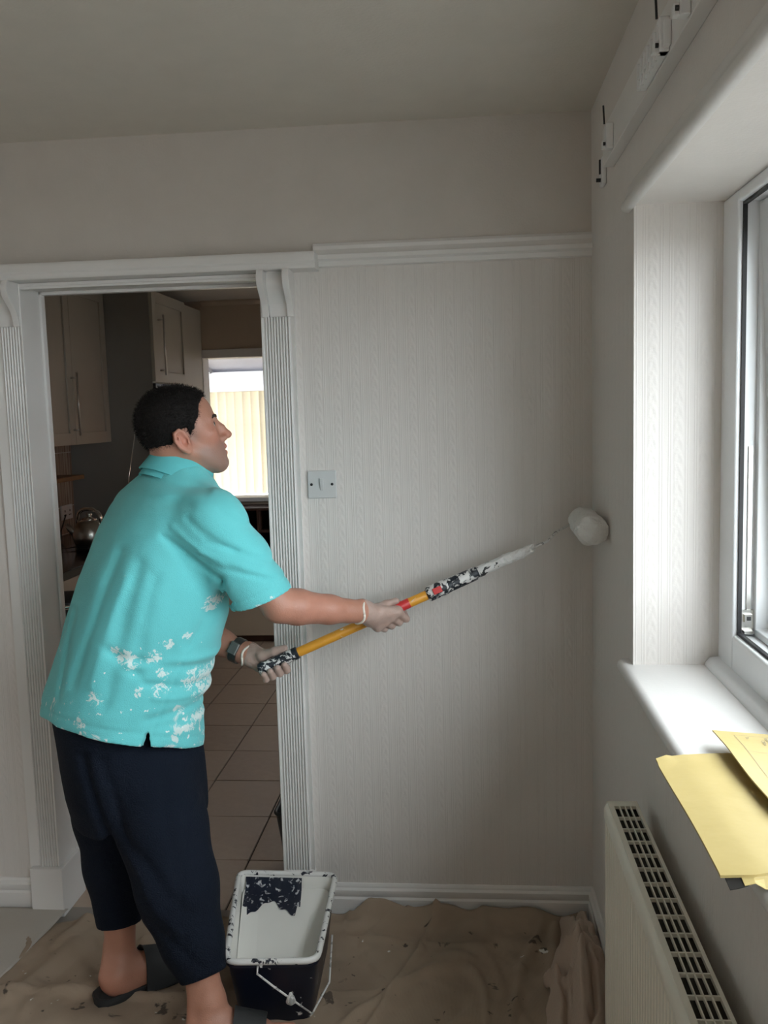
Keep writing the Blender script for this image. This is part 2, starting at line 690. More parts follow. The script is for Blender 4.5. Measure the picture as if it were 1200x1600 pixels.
def box(name, x0, x1, y0, y1, z0, z1, mat, parent=None, bw=0.0):
    o = MB().box(x0, x1, y0, y1, z0, z1).build(name, mat, parent)
    if bw:
        bevel(o, bw)
    return o


def autosmooth(o, deg=35):
    me = o.data
    me.polygons.foreach_set('use_smooth', [True] * len(me.polygons))
    try:
        me.set_sharp_from_angle(angle=math.radians(deg))
    except Exception:
        pass
    return o


def vnoise(x, y, z, seed=0):
    """smooth value noise for numpy arrays, 0..1"""
    xi, yi, zi = np.floor(x).astype(np.int64), np.floor(y).astype(np.int64), np.floor(z).astype(np.int64)
    fx, fy, fz = x - xi, y - yi, z - zi
    fx, fy, fz = [t * t * (3 - 2 * t) for t in (fx, fy, fz)]

    def h(a, b, c):
        n = (a * 73856093) ^ (b * 19349663) ^ (c * 83492791) ^ (seed * 2654435761)
        n = (n ^ (n >> 13)) * 1274126177 & 0x7fffffff
        n = (n ^ (n >> 16)) & 0xffff
        return n / 65535.0
    r = 0
    for dx in (0, 1):
        for dy in (0, 1):
            for dz in (0, 1):
                w = (fx if dx else 1 - fx) * (fy if dy else 1 - fy) * (fz if dz else 1 - fz)
                r = r + w * h(xi + dx, yi + dy, zi + dz)
    return r


# ------------------------------------------------------------------ implicit-surface sculpting


class Field:
    """a grid of signed distances that forms are blended into"""

    def __init__(self, lo, hi, h):
        self.lo, self.h = np3(lo), h
        self.n = np.ceil((np3(hi) - self.lo) / h).astype(int) + 1
        self.v = np.full(self.n, 0.5, np.float32)
        self.ax = [(self.lo[i] + h * np.arange(self.n[i])).astype(np.float32) for i in range(3)]

    def part(self, lo, hi):
        s = []
        for i in range(3):
            a = int(np.clip(math.floor((lo[i] - self.lo[i]) / self.h), 0, self.n[i] - 1))
            b = int(np.clip(math.ceil((hi[i] - self.lo[i]) / self.h) + 1, a + 1, self.n[i]))
            s.append(slice(a, b))
        X = self.ax[0][s[0]][:, None, None]
        Y = self.ax[1][s[1]][None, :, None]
        Z = self.ax[2][s[2]][None, None, :]
        return tuple(s), X, Y, Z

    def put(self, fn, lo, hi, k=0.0, mode='add'):
        pad = k + 3 * self.h + 0.004
        s, X, Y, Z = self.part(np3(lo) - pad, np3(hi) + pad)
        d = fn(X, Y, Z).astype(np.float32)
        a = self.v[s]
        if mode == 'cut':
            d = -d
            if k > 0:
                hh = np.maximum(k - np.abs(a - d), 0) / k
                self.v[s] = np.maximum(a, d) + hh * hh * k * 0.25
            else:
                self.v[s] = np.maximum(a, d)
        else:
            if k > 0:
                hh = np.maximum(k - np.abs(a - d), 0) / k
                self.v[s] = np.minimum(a, d) - hh * hh * k * 0.25
            else:
                self.v[s] = np.minimum(a, d)

    def cone(self, a, b, r1, r2, k=0.01, mode='add'):
        a, b = np3(a), np3(b)
        ba = b - a
        l2 = float(ba @ ba) + 1e-12
        rr = r1 - r2
        a2 = l2 - rr * rr
        il2 = 1.0 / l2

        def fn(X, Y, Z):
            px, py, pz = X - a[0], Y - a[1], Z - a[2]
            y = px * ba[0] + py * ba[1] + pz * ba[2]
            z = y - l2
            x2 = (px * l2 - ba[0] * y) ** 2 + (py * l2 - ba[1] * y) ** 2 + (pz * l2 - ba[2] * y) ** 2
            y2 = y * y * l2
            z2 = z * z * l2
            kk = np.sign(rr) * rr * rr * x2
            d1 = np.sqrt(x2 + z2) * il2 - r2
            d2 = np.sqrt(x2 + y2) * il2 - r1
            d3 = (np.sqrt(np.maximum(x2 * a2 * il2, 0)) + y * rr) * il2 - r1
            return np.where(np.sign(z) * a2 * z2 > kk, d1, np.where(np.sign(y) * a2 * y2 < kk, d2, d3))
        r = max(r1, r2)
        self.put(fn, np.minimum(a, b) - r, np.maximum(a, b) + r, k, mode)

    def chain(self, pts, rs, k=0.01):
        for i in range(len(pts) - 1):
            self.cone(pts[i], pts[i + 1], rs[i], rs[i + 1], k)

    def ell(self, c, r, R=None, k=0.01, mode='add'):
        c, r = np3(c), np3(r)
        R = np.eye(3) if R is None else R

        def fn(X, Y, Z):
            dx, dy, dz = X - c[0], Y - c[1], Z - c[2]
            q = [dx * R[0, i] + dy * R[1, i] + dz * R[2, i] for i in range(3)]
            k0 = np.sqrt((q[0] / r[0]) ** 2 + (q[1] / r[1]) ** 2 + (q[2] / r[2]) ** 2)
            k1 = np.sqrt((q[0] / r[0] ** 2) ** 2 + (q[1] / r[1] ** 2) ** 2 + (q[2] / r[2] ** 2) ** 2) + 1e-9
            return k0 * (k0 - 1.0) / k1
        m = float(r.max())
        self.put(fn, c - m, c + m, k, mode)

    def plane_cut(self, p, nrm, lo=None, hi=None, k=0.0):
        """remove everything on the side the normal points to"""
        p, nrm = np3(p), np3(nrm) / np.linalg.norm(nrm)
        lo = self.lo if lo is None else lo
        hi = self.lo + self.h * self.n if hi is None else hi
        self.put(lambda X, Y, Z: -((X - p[0]) * nrm[0] + (Y - p[1]) * nrm[1] + (Z - p[2]) * nrm[2]), lo, hi, k, 'cut')

    def warp(self, fn):
        s, X, Y, Z = self.part(self.lo, self.lo + self.h * self.n)
        near = np.abs(self.v) < 0.06
        d = np.broadcast_to(fn(X, Y, Z), self.v.shape)
        self.v[near] += d[near].astype(np.float32)

    def mesh(self, relax=1):
        v, h = self.v, self.h
        s = v < 0
        n = v.shape
        c = [s[i:n[0] - 1 + i, j:n[1] - 1 + j, k:n[2] - 1 + k] for i in (0, 1) for j in (0, 1) for k in (0, 1)]
        any_ = c[0].copy()
        all_ = c[0].copy()
        for q in c[1:]:
            any_ |= q
            all_ &= q
        mask = any_ & ~all_
        cell = np.argwhere(mask)
        lin = np.ravel_multi_index(cell.T, mask.shape)
        off = [(i, j, k) for i in (0, 1) for j in (0, 1) for k in (0, 1)]
        val = np.stack([v[cell[:, 0] + o[0], cell[:, 1] + o[1], cell[:, 2] + o[2]] for o in off], 1)
        acc = np.zeros((len(cell), 3))
        cnt = np.zeros(len(cell))
        for a in range(8):
            for b in range(a + 1, 8):
                da = np.array(off[b]) - np.array(off[a])
                if np.abs(da).sum() != 1:
                    continue
                va, vb = val[:, a], val[:, b]
                x = (va < 0) != (vb < 0)
                t = np.where(x, va / np.where(x, va - vb, 1), 0)
                acc += np.where(x[:, None], np.array(off[a])[None] + t[:, None] * da[None], 0)
                cnt += x
        P = self.lo + h * (cell + acc / cnt[:, None])
        faces = []
        for ax_ in range(3):
            o1, o2 = (ax_ + 1) % 3, (ax_ + 2) % 3
            sl0 = [slice(None)] * 3
            sl1 = [slice(None)] * 3
            sl0[ax_] = slice(0, n[ax_] - 1)
            sl1[ax_] = slice(1, n[ax_])
            ch = s[tuple(sl0)] != s[tuple(sl1)]
            e = np.argwhere(ch)
            ok = (e[:, o1] > 0) & (e[:, o2] > 0) & (e[:, o1] < n[o1] - 1) & (e[:, o2] < n[o2] - 1)
            e = e[ok]
            ins = s[e[:, 0], e[:, 1], e[:, 2]]
            quad = []
            for d1, d2 in ((-1, -1), (0, -1), (0, 0), (-1, 0)):
                q = e.copy()
                q[:, o1] += d1
                q[:, o2] += d2
                quad.append(np.searchsorted(lin, np.ravel_multi_index(q.T, mask.shape)))
            Q = np.stack(quad, 1)
            Q[~ins] = Q[~ins][:, ::-1]
            faces.append(Q)
        Fc = np.concatenate(faces)
        for _ in range(relax):
            sm = np.zeros_like(P)
            ct = np.zeros(len(P))
            for i in range(4):
                a, b = Fc[:, i], Fc[:, (i + 1) % 4]
                for d in range(3):
                    sm[:, d] += np.bincount(a, P[b, d], len(P)) + np.bincount(b, P[a, d], len(P))
                ct += np.bincount(a, minlength=len(P)) + np.bincount(b, minlength=len(P))
            P = 0.5 * P + 0.5 * sm / ct[:, None]
        return P, Fc


def link_np(name, P, Fc, mat, parent=None, attrs=None):
    me = bpy.data.meshes.new(name)
    me.vertices.add(len(P))
    me.vertices.foreach_set('co', np.ascontiguousarray(P, np.float32).ravel())
    me.loops.add(len(Fc) * 4)
    me.loops.foreach_set('vertex_index', np.ascontiguousarray(Fc, np.int32).ravel())
    me.polygons.add(len(Fc))
    me.polygons.foreach_set('loop_start', np.arange(len(Fc), dtype=np.int32) * 4)
    me.polygons.foreach_set('use_smooth', np.ones(len(Fc), bool))
    me.update(calc_edges=True)
    for k, a in (attrs or {}).items():
        at_ = me.attributes.new(k, 'FLOAT', 'POINT')
        at_.data.foreach_set('value', np.ascontiguousarray(a, np.float32))
    me.materials.append(mat)
    o = bpy.data.objects.new(name, me)
    COL.objects.link(o)
    hang(o, parent)
    return o


# ================================================================== THE ROOM
D = 2.68          # face of the wall with the doorway
XR = 0.378        # face of the window wall
CEIL = 2.40
OPX0, OPX1 = -1.31, -0.575
OPZ = 1.985
WT = 0.12

# floor slab, wall shells
struct(box('floor', -3.2, 0.95, -2.4, 2.70, -0.12, 0.0, M['floor']))
struct(box('ceiling', -3.2, 0.95, -2.4, 2.80, CEIL, CEIL + 0.1, M['ceiling']))
wb_ = MB()
wb_.box(-3.2, OPX0, D, D + WT, 0, 2.03)
wb_.box(OPX1, 0.95, D, D + WT, 0, 2.03)
struct(wb_.build('wall_back', M['wallpaper_x']))
ub = MB()
ub.box(-3.2, 0.95, D, D + WT, 2.03, CEIL)
ub.box(OPX0, OPX1, D, D + WT, OPZ, 2.03)
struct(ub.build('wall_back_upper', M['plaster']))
XO = 0.74
SILL_Z, HEAD_Z = 0.99, 2.003
wr_ = MB()
GD0, GD1 = -2.35, -0.66           # second window behind the camera
wr_.box(XR, XO, -2.4, D, 0, SILL_Z - 0.03)
wr_.box(XR, XO, -2.4, GD0, SILL_Z - 0.03, HEAD_Z)
wr_.box(XR, XO, GD1, WIN_Y0, SILL_Z - 0.03, HEAD_Z)
wr_.box(XR, XO, WIN_Y1, D, SILL_Z - 0.03, HEAD_Z)
wr_.cur = 1
wr_.box(XR, XO, -2.4, D, HEAD_Z, CEIL)
wr_.cur = 2
wr_.add([(XR, WIN_Y1 - .0015, SILL_Z), (0.60, WIN_Y1 - .0015, SILL_Z), (0.60, WIN_Y1 - .0015, HEAD_Z), (XR, WIN_Y1 - .0015, HEAD_Z)], [(0, 1, 2, 3)])
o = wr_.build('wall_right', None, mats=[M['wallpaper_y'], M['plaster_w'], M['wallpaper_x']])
struct(o)
struct(box('wall_left', -3.32, -3.2, -2.4, 2.80, 0, CEIL, M['old_wall']))
struct(box('wall_front', -3.2, 0.74, -2.52, -2.4, 0, CEIL, M['old_wall']))

# skirting boards
SK = [(0, 0), (-0.018, 0), (-0.018, 0.066), (-0.012, 0.072), (-0.016, 0.078), (-0.016, 0.094), (-0.009, 0.100), (-0.009, 0.106), (-0.004, 0.112), (0, 0.112)]


def skirting_y(name, x0, x1):
    o = MB().prism([(D + a, z) for a, z in SK], 'x', x0, x1).build(name, M['gloss'])
    return struct(autosmooth(o, 40))


skirting_y('baseboard_back', -0.485, XR)
skirting_y('baseboard_back_left', -3.2, -1.405)
o = MB().prism([(XR + a, z) for a, z in SK], 'y', -2.4, D - 0.0).build('baseboard_right', M['gloss'])
struct(autosmooth(o, 40))

# picture rail right of the header shelf
PR = [(0, 2.000), (-0.010, 2.003), (-0.012, 2.016), (-0.020, 2.022), (-0.022, 2.034), (-0.016, 2.040), (-0.012, 2.050), (-0.014, 2.060), (-0.009, 2.068), (0, 2.070)]
o = MB().prism([(D + a, z) for a, z in PR], 'x', -0.42, XR).build('trim_1', M['gloss'])
struct(autosmooth(o, 30))

# header shelf above the doorway
hd = [(D, 1.990), (D - 0.075, 1.990), (D - 0.080, 1.997), (D - 0.080, 2.004), (D - 0.086, 2.010), (D - 0.086, 2.026), (D - 0.082, 2.036), (D, 2.036)]
o = MB().prism(hd, 'x', -1.50, -0.405).build('trim_2', M['gloss'])
struct(bevel(o, 0.002))
# jamb lining and soffit
jl = MB()
jl.box(OPX0 - 0.002, OPX0 + 0.004, 2.656, D + WT + 0.004, 0, OPZ)
jl.box(OPX1 - 0.004, OPX1 + 0.002, 2.656, D + WT + 0.004, 0, OPZ)
jl.box(OPX0, OPX1, 2.66, D + WT + 0.004, OPZ - 0.006, OPZ + 0.004)
jl.box(OPX0 + 0.004, OPX0 + 0.012, D + WT - 0.022, D + WT + 0.004, 0, OPZ - 0.006)
jl.box(OPX0 + 0.004, OPX1, D + WT - 0.022, D + WT + 0.004, OPZ - 0.016, OPZ - 0.006)
jl.box(OPX0 + 0.004, OPX1, D - 0.02, D - 0.002, OPZ - 0.014, OPZ - 0.006)
struct(bevel(jl.build('trim_3', M['gloss']), 0.0015))


def pilaster(name, x0, x1, label_side):
    root = bpy.data.objects.new(name, None)
    root.empty_display_size = 0.05
    root.location = ((x0 + x1) / 2, D, 0)
    COL.objects.link(root)
    struct(root)
    # reeded shaft
    yf, yb = D - 0.022, D
    n = 9
    ml, mr = (0.030, 0.003) if label_side == 'left' else (0.004, 0.012)
    n = 7 if label_side == 'left' else 9
    w = (x1 - x0 - ml - mr) / n
    poly = [(x0, yb), (x0, yf + 0.003)]
    for i in range(n):
        cx = x0 + ml + (i + 0.5) * w
        for k in range(7):
            a = math.pi * (1 - k / 6)
            poly.append((cx + 0.44 * w * math.cos(a), yf + 0.005 - 0.0068 * math.sin(a)))
        poly.append((cx + 0.5 * w, yf + 0.0068))
    poly += [(x1, yf + 0.003), (x1, yb)]
    o = MB().prism(poly, 'z', 0.155, 1.862).build('shaft', M['gloss_flat'], root)
    autosmooth(o, 50)
    # plinth block
    pb = MB()
    if label_side == 'left':
        pb.box(x0 + 0.006, OPX0 + 0.018, D - 0.040, D + WT + 0.006, 0.0, 0.160)
    else:
        pb.box(x0 - 0.006, x1 + 0.004, D - 0.036, D, 0.0, 0.150)
        pb.prism([(D - 0.036, 0.150), (D - 0.024, 0.162), (D, 0.162), (D, 0.150)], 'x', x0 - 0.002, x1 + 0.002)
    bevel(pb.build('plinth_block', M['gloss'], root), 0.003)
    # corbel with two scrolled cheeks and a hollow face
    zb, zt = 1.862, 1.990

    def prof(depth_top, depth_bot, inset):
        pts = [(D, zb), (D - depth_bot, zb)]
        for k in range(13):
            t = k / 12
            z = zb + (zt - zb) * t
            s = t * t * (3 - 2 * t)
            bulge = 0.018 * math.sin(math.pi * min(1, max(0, (t - 0.35) / 0.65)))
            pts.append((D - depth_bot - (depth_top - depth_bot) * s - bulge + inset, z))
        pts.append((D, zt))
        return pts
    cb = MB()
    cb.prism(prof(0.084, 0.028, 0.0), 'x', x0 - 0.001, x0 + 0.019)
    cb.prism(prof(0.084, 0.028, 0.0), 'x', x1 - 0.019, x1 + 0.001)
    cb.prism(prof(0.056, 0.026, 0.012), 'x', x0 + 0.019, x1 - 0.019)
    o = cb.build('corbel', M['gloss'], root)
    bevel(o, 0.002)
    return root


pilaster('trim_4', -1.405, OPX0 - 0.002, 'left')
pilaster('trim_5', OPX1 + 0.002, -0.481, 'right')

# window sill board, bead and moulding over the reveal
sb = MB()
pr = [(0.62, 0.958), (0.372, 0.958), (0.360, 0.960), (0.353, 0.967), (0.351, 0.975), (0.353, 0.983), (0.360, 0.989), (0.368, 0.991), (0.62, 0.991)]
sb.prism(pr, 'y', WIN_Y0 - 0.05, 2.097)
o = sb.build('window_sill', M['gloss'])
struct(autosmooth(o, 50))
mo = [(XR, 1.998), (XR - 0.010, 1.999), (XR - 0.016, 2.004), (XR - 0.018, 2.012), (XR - 0.015, 2.020), (XR - 0.009, 2.026), (XR - 0.007, 2.036), (XR - 0.004, 2.05), (XR, 2.056)]
o = MB().prism(mo, 'y', -2.4, 2.10).build('trim_6', M['gloss'])
struct(autosmooth(o, 50))

# ------------------------------------------------------------------ the window
wroot = bpy.data.objects.new('window_1', None)
wroot.location = (0.6, (WIN_Y0 + WIN_Y1) / 2, SILL_Z)
COL.objects.link(wroot)
struct(wroot)
FX0, FX1 = 0.565, 0.632
ZB, ZT = 1.085, 1.978
fr = MB()
fr.box(FX0, FX1, WIN_Y1 - 0.105, WIN_Y1, SILL_Z, HEAD_Z)
fr.box(FX0, FX1, WIN_Y0, WIN_Y0 + 0.09, SILL_Z, HEAD_Z)
fr.box(FX0, FX1, WIN_Y0 + 0.09, WIN_Y1 - 0.105, SILL_Z, ZB)
fr.box(FX0, FX1, WIN_Y0 + 0.09, WIN_Y1 - 0.105, ZT, HEAD_Z)
bevel(fr.build('frame', M['upvc'], wroot), 0.006)
MUL = 1.02
box('mullion', FX0, FX1, MUL - 0.035, MUL + 0.035, ZB, ZT, M['upvc'], wroot, 0.005)
bd = MB().prism([(FX0 + 0.004, SILL_Z), (FX0 - 0.030, SILL_Z), (FX0 - 0.029, SILL_Z + 0.008), (FX0 - 0.018, SILL_Z + 0.019), (FX0 + 0.004, SILL_Z + 0.022)], 'y', WIN_Y0, WIN_Y1 - 0.006).build('bead', M['upvc'], wroot)
autosmooth(bd, 40)
# seal round the opening
y0s, y1s = MUL + 0.035, WIN_Y1 - 0.105
sl = MB()
sl.box(FX0 + 0.010, FX0 + 0.018, y1s - 0.006, y1s + 0.001, ZB, ZT)
sl.box(FX0 + 0.010, FX0 + 0.018, y0s - 0.001, y0s + 0.006, ZB, ZT)
sl.box(FX0 + 0.010, FX0 + 0.018, y0s, y1s, ZB - 0.001, ZB + 0.006)
sl.box(FX0 + 0.010, FX0 + 0.018, y0s, y1s, ZT - 0.006, ZT + 0.001)
sl.build('seal', M['seal'], wroot)
# outer rebate of the frame
rb = MB()
rb.box(FX1 - 0.025, FX1 + 0.01, y1s - 0.018, y1s, ZB, ZT)
rb.box(FX1 - 0.025, FX1 + 0.01, y0s, y1s, ZB, ZB + 0.016)
bevel(rb.build('rebate', M['upvc'], wroot), 0.003)


def sash(name, ya, yb, za, zb_, x0, ang):
    """top-hung sash; tilted outward about its head"""
    c, s = math.cos(ang), math.sin(ang)

    def T(vs):
        r = []
        for x, y, z in vs:
            dx, dz = x - x0, z - zb_
            r.append((x0 + dx * c - dz * s, y, zb_ + dx * s + dz * c))
        return r
    m = MB()
    w = 0.062
    x1 = x0 + 0.055
    m.box(x0, x1, ya, ya + w, za, zb_)
    m.box(x0, x1, yb - w, yb, za, zb_)
    m.box(x0, x1, ya + w, yb - w, za, za + w)
    m.box(x0, x1, ya + w, yb - w, zb_ - w, zb_)
    m.v = T(m.v)
    o = bevel(m.build(name, M['upvc'], wroot), 0.008)
    g = MB().box(x0 + 0.022, x0 + 0.026, ya + w - 0.005, yb - w + 0.005, za + w - 0.005, zb_ - w + 0.005)
    g.v = T(g.v)
    g.build('pane', M['glass'], o)
    k = MB()
    ee = 0.007
    k.box(x0 + 0.012, x0 + 0.022, ya + w - ee, ya + w + 0.002, za + w, zb_ - w)
    k.box(x0 + 0.012, x0 + 0.022, yb - w - 0.002, yb - w + ee, za + w, zb_ - w)
    k.box(x0 + 0.012, x0 + 0.022, ya + w, yb - w, za + w - 0.002, za + w + ee)
    k.box(x0 + 0.012, x0 + 0.022, ya + w, yb - w, zb_ - w - ee, zb_ - w + 0.002)
    k.v = T(k.v)
    k.build('gasket', M['seal'], o)
    return o


sash('sash', y0s + 0.004, y1s - 0.006, ZB + 0.004, ZT - 0.002, 0.604, math.radians(2.6))
box('pane', 0.590, 0.596, WIN_Y0 + 0.09, MUL - 0.035, ZB, ZT, M['glass'], wroot)
d1 = bpy.data.objects.new('window_5', None)
d1.location = (0.6, (GD0 + GD1) / 2, SILL_Z)
COL.objects.link(d1)
struct(d1)
m = MB()
GM = (GD0 + GD1) / 2
for a, b in ((GD0, GD0 + 0.09), (GM - 0.05, GM + 0.05), (GD1 - 0.09, GD1)):
    m.box(FX0, FX1, a, b, SILL_Z - 0.03, HEAD_Z)
m.box(FX0, FX1, GD0 + 0.09, GD1 - 0.09, SILL_Z - 0.03, ZB)
m.box(FX0, FX1, GD0 + 0.09, GD1 - 0.09, ZT, HEAD_Z)
m.build('frame', M['upvc'], d1)
box('pane', 0.590, 0.596, GD0 + 0.09, GM - 0.05, ZB, ZT, M['glass'], d1)
box('pane', 0.590, 0.596, GM + 0.05, GD1 - 0.09, ZB, ZT, M['glass'], d1)
# friction stay and keep in the corner of the frame
st = MB()
st.box(FX0 + 0.020, FX0 + 0.040, y1s - 0.020, y1s - 0.001, ZB + 0.006, ZB + 0.012)
st.box(FX0 + 0.018, FX0 + 0.042, y1s - 0.006, y1s - 0.001, ZB + 0.010, ZB + 0.055)
st.box(FX0 + 0.022, FX0 + 0.038, y1s - 0.014, y1s - 0.002, ZB + 0.030, ZB + 0.046)
st.box(FX0 + 0.028, FX0 + 0.036, y1s - 0.005, y1s - 0.001, ZB + 0.055, ZB + 0.40)
st.build('stay', M['steel'], wroot)
st2 = MB().box(FX0 + 0.026, FX0 + 0.034, y1s - 0.016, y1s - 0.012, ZB + 0.034, ZB + 0.042)
st2.build('stay_screw', M['seal'], wroot)

# ------------------------------------------------------------------ outside the window
struct(box('ground', -12, 30, -25, 35, -0.75, -0.55, M['grass']))
hs = thing('house', (11, 9, -0.55), 'red brick house standing outside beyond the open window', 'house')
box('wall', 8.5, 15, 4, 16, -0.55, 4.6, M['brick'], hs)
box('wall', 8.44, 8.5, 4, 16, -0.55, -0.1, M['roof'], hs)
MB().prism([(8.1, 4.5), (15.4, 4.5), (11.75, 7.4)], 'y', 3.7, 16.3).build('roof', M['roof'], hs)
for yy in (6.0, 10.5):
    w_ = box('window', 8.40, 8.5, yy, yy + 1.6, 0.6, 1.9, M['upvc'], hs)
    box('pane', 8.385, 8.405, yy + 0.1, yy + 1.5, 0.7, 1.8, M['oven'], w_)

# ------------------------------------------------------------------ KITCHEN
KX0, KY1 = -2.36, 6.42
KC = 2.40
struct(box('floor_kitchen', KX0 - 0.1, 1.0, 2.70, KY1, -0.12, -0.008, M['grout']))
kf = bpy.data.objects['floor_kitchen']
px_, py_ = 0.316, 0.350
X0T, Y0T = -0.784, 3.028
tile_mesh = None
for i in range(-5, 5):
    for j in range(-1, 10):
        xa, ya = X0T + i * px_, Y0T + j * py_
        if xa + px_ < KX0 or ya > KY1 - 0.02 or ya + py_ < 2.72:
            continue
        if tile_mesh is None:
            m = MB().box(0.0035, px_ - 0.0035, 0.0035, py_ - 0.0035, -0.008, 0.0)
            o = m.build('tile', M['tile'], kf)
            tile_mesh = o.data
        else:
            o = bpy.data.objects.new('tile', tile_mesh)
            COL.objects.link(o)
            o.parent = kf
        o.location = (xa, ya, RNG.uniform(-0.0006, 0.0006))
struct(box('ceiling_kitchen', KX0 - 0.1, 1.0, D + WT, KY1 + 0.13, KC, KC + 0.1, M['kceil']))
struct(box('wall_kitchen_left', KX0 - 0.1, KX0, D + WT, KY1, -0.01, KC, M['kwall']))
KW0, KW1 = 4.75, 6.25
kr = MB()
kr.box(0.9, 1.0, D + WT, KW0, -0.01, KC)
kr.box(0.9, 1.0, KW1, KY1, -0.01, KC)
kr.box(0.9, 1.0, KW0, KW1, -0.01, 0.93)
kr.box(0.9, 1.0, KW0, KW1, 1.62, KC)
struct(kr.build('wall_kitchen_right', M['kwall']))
k4 = bpy.data.objects.new('window_4', None)
k4.location = (0.95, 5.35, 0.93)
COL.objects.link(k4)
struct(k4)
m = MB()
for a in (KW0, 5.32, KW1 - 0.06):
    m.box(0.92, 0.98, a, a + 0.06, 0.93, 1.62)
m.box(0.92, 0.98, KW0, KW1, 0.93, 0.99)
m.box(0.92, 0.98, KW0, KW1, 1.56, 1.62)
m.build('frame', M['upvc'], k4)
box('pane', 0.945, 0.951, KW0 + 0.06, 5.32, 0.99, 1.56, M['glass'], k4)
box('pane', 0.945, 0.951, 5.38, KW1 - 0.06, 0.99, 1.56, M['glass'], k4)
# far wall with the opening to the conservatory
WX0, WX1, WZ0, WZ1 = -1.83, -0.55, 1.0, 2.0
kb = MB()
kb.box(KX0 - 0.1, WX0 - 0.06, KY1, KY1 + 0.13, -0.01, KC)
kb.box(WX1 + 0.06, 1.0, KY1, KY1 + 0.13, -0.01, KC)
kb.box(WX0 - 0.06, WX1 + 0.06, KY1, KY1 + 0.13, -0.01, WZ0 - 0.03)
kb.box(WX0 - 0.06, WX1 + 0.06, KY1, KY1 + 0.13, WZ1 + 0.06, KC)
struct(kb.build('wall_kitchen_back', M['kwall']))
kw = bpy.data.objects.new('window_2', None)
kw.location = ((WX0 + WX1) / 2, KY1, WZ0)
COL.objects.link(kw)
struct(kw)
m = MB()
m.box(WX0 - 0.06, WX0, KY1 - 0.012, KY1 + 0.14, WZ0 - 0.03, WZ1 + 0.06)
m.box(WX1, WX1 + 0.06, KY1 - 0.012, KY1 + 0.14, WZ0 - 0.03, WZ1 + 0.06)
m.box(WX0, WX1, KY1 - 0.012, KY1 + 0.14, WZ1, WZ1 + 0.06)
bevel(m.build('frame', M['gloss'], kw), 0.004)
box('sill', WX0 - 0.08, WX1 + 0.08, KY1 - 0.05, KY1 + 0.16, WZ0 - 0.03, WZ0, M['plastic_w'], kw, 0.004)
o = MB().prism([(KY1, KC), (KY1 - 0.03, KC), (KY1 - 0.03, KC - 0.012), (KY1 - 0.008, KC - 0.035), (KY1, KC - 0.035)], 'x', -1.82, 0.9).build('trim_7', M['kwall'])
struct(o)

# conservatory behind
CY1 = 9.0
struct(box('floor_conservatory', -4.5, 0.9, KY1 + 0.13, CY1 + 0.15, -0.12, 0.0, M['floor']))
struct(box('wall_conservatory_base', -4.5, 0.9, CY1, CY1 + 0.15, 0.0, 0.76, M['kwall']))
struct(box('wall_conservatory_top', -4.6, 1.0, KY1 + 0.04, KY1 + 0.14, 2.45, 2.72, M['kwall']))
struct(box('wall_conservatory_left', -4.6, -4.5, KY1 + 0.13, CY1 + 0.15, 0.0, 2.7, M['kwall']))
struct(box('wall_conservatory_right', 0.9, 1.0, KY1 + 0.13, CY1 + 0.15, 0.0, 2.7, M['kwall']))
struct(box('wall_conservatory_far', -4.5, -3.90, CY1, CY1 + 0.15, 0.76, 2.0, M['kwall']))  # unseen wall added in place of glazing to keep sky light out
struct(box('wall_conservatory_far_right', -0.46, 0.9, CY1, CY1 + 0.15, 0.76, 2.0, M['kwall']))  # unseen infill added on the other side, also against sky light
cw = bpy.data.objects.new('window_3', None)
cw.location = (-1.8, CY1, 0.76)
COL.objects.link(cw)
struct(cw)
box('sill', -3.90, -0.46, CY1 - 0.12, CY1 + 0.15, 0.76, 0.80, M['gloss'], cw, 0.005)
m = MB()
for xx in (-3.90, -3.04, -2.18, -1.32, -0.52):
    m.box(xx, xx + 0.06, CY1 + 0.02, CY1 + 0.09, 0.80, 1.86)
m.box(-3.90, -0.46, CY1 + 0.02, CY1 + 0.09, 1.50, 1.55)
bevel(m.build('frame', M['upvc'], cw), 0.004)
box('eaves_beam', -4.5, 0.9, CY1 - 0.06, CY1 + 0.15, 1.86, 2.03, M['upvc'], cw, 0.006)
for xx in (-3.84, -2.98, -2.12, -1.26):
    box('pane', xx, xx + 0.80 - 0.06 * (xx > -1.3), CY1 + 0.05, CY1 + 0.056, 0.80, 1.86, M['glass'], cw)
cr = bpy.data.objects.new('roof_conservatory', None)
cr.location = (-1.8, CY1, 2.0)
COL.objects.link(cr)
struct(cr)
ZW = 2.62
xs = [-4.6, -3.9, -3.2, -2.5, -1.8, -1.1, -0.4, 0.3, 1.0]
for a, b in zip(xs[:-1], xs[1:]):
    MB().prism([(KY1 + 0.13, ZW), (KY1 + 0.13, ZW + 0.025), (CY1 + 0.2, 2.025), (CY1 + 0.2, 2.0)], 'x', a + 0.02, b - 0.02).build('panel', M['poly'], cr)
for a in xs:
    MB().prism([(KY1 + 0.13, ZW - 0.05), (KY1 + 0.13, ZW + 0.04), (CY1 + 0.2, 2.04), (CY1 + 0.2, 1.95)], 'x', a - 0.025, a + 0.025).build('rafter', M['upvc'], cr)
vb = thing('vertical_blind', (-2.0, CY1 - 0.10, 1.84), 'cream vertical blind hanging in the bright window beyond the kitchen', 'blind')
box('headrail', -3.9, -0.5, CY1 - 0.125, CY1 - 0.075, 1.83, 1.862, M['upvc'], vb, 0.004)
pitch = 0.083
m0 = None
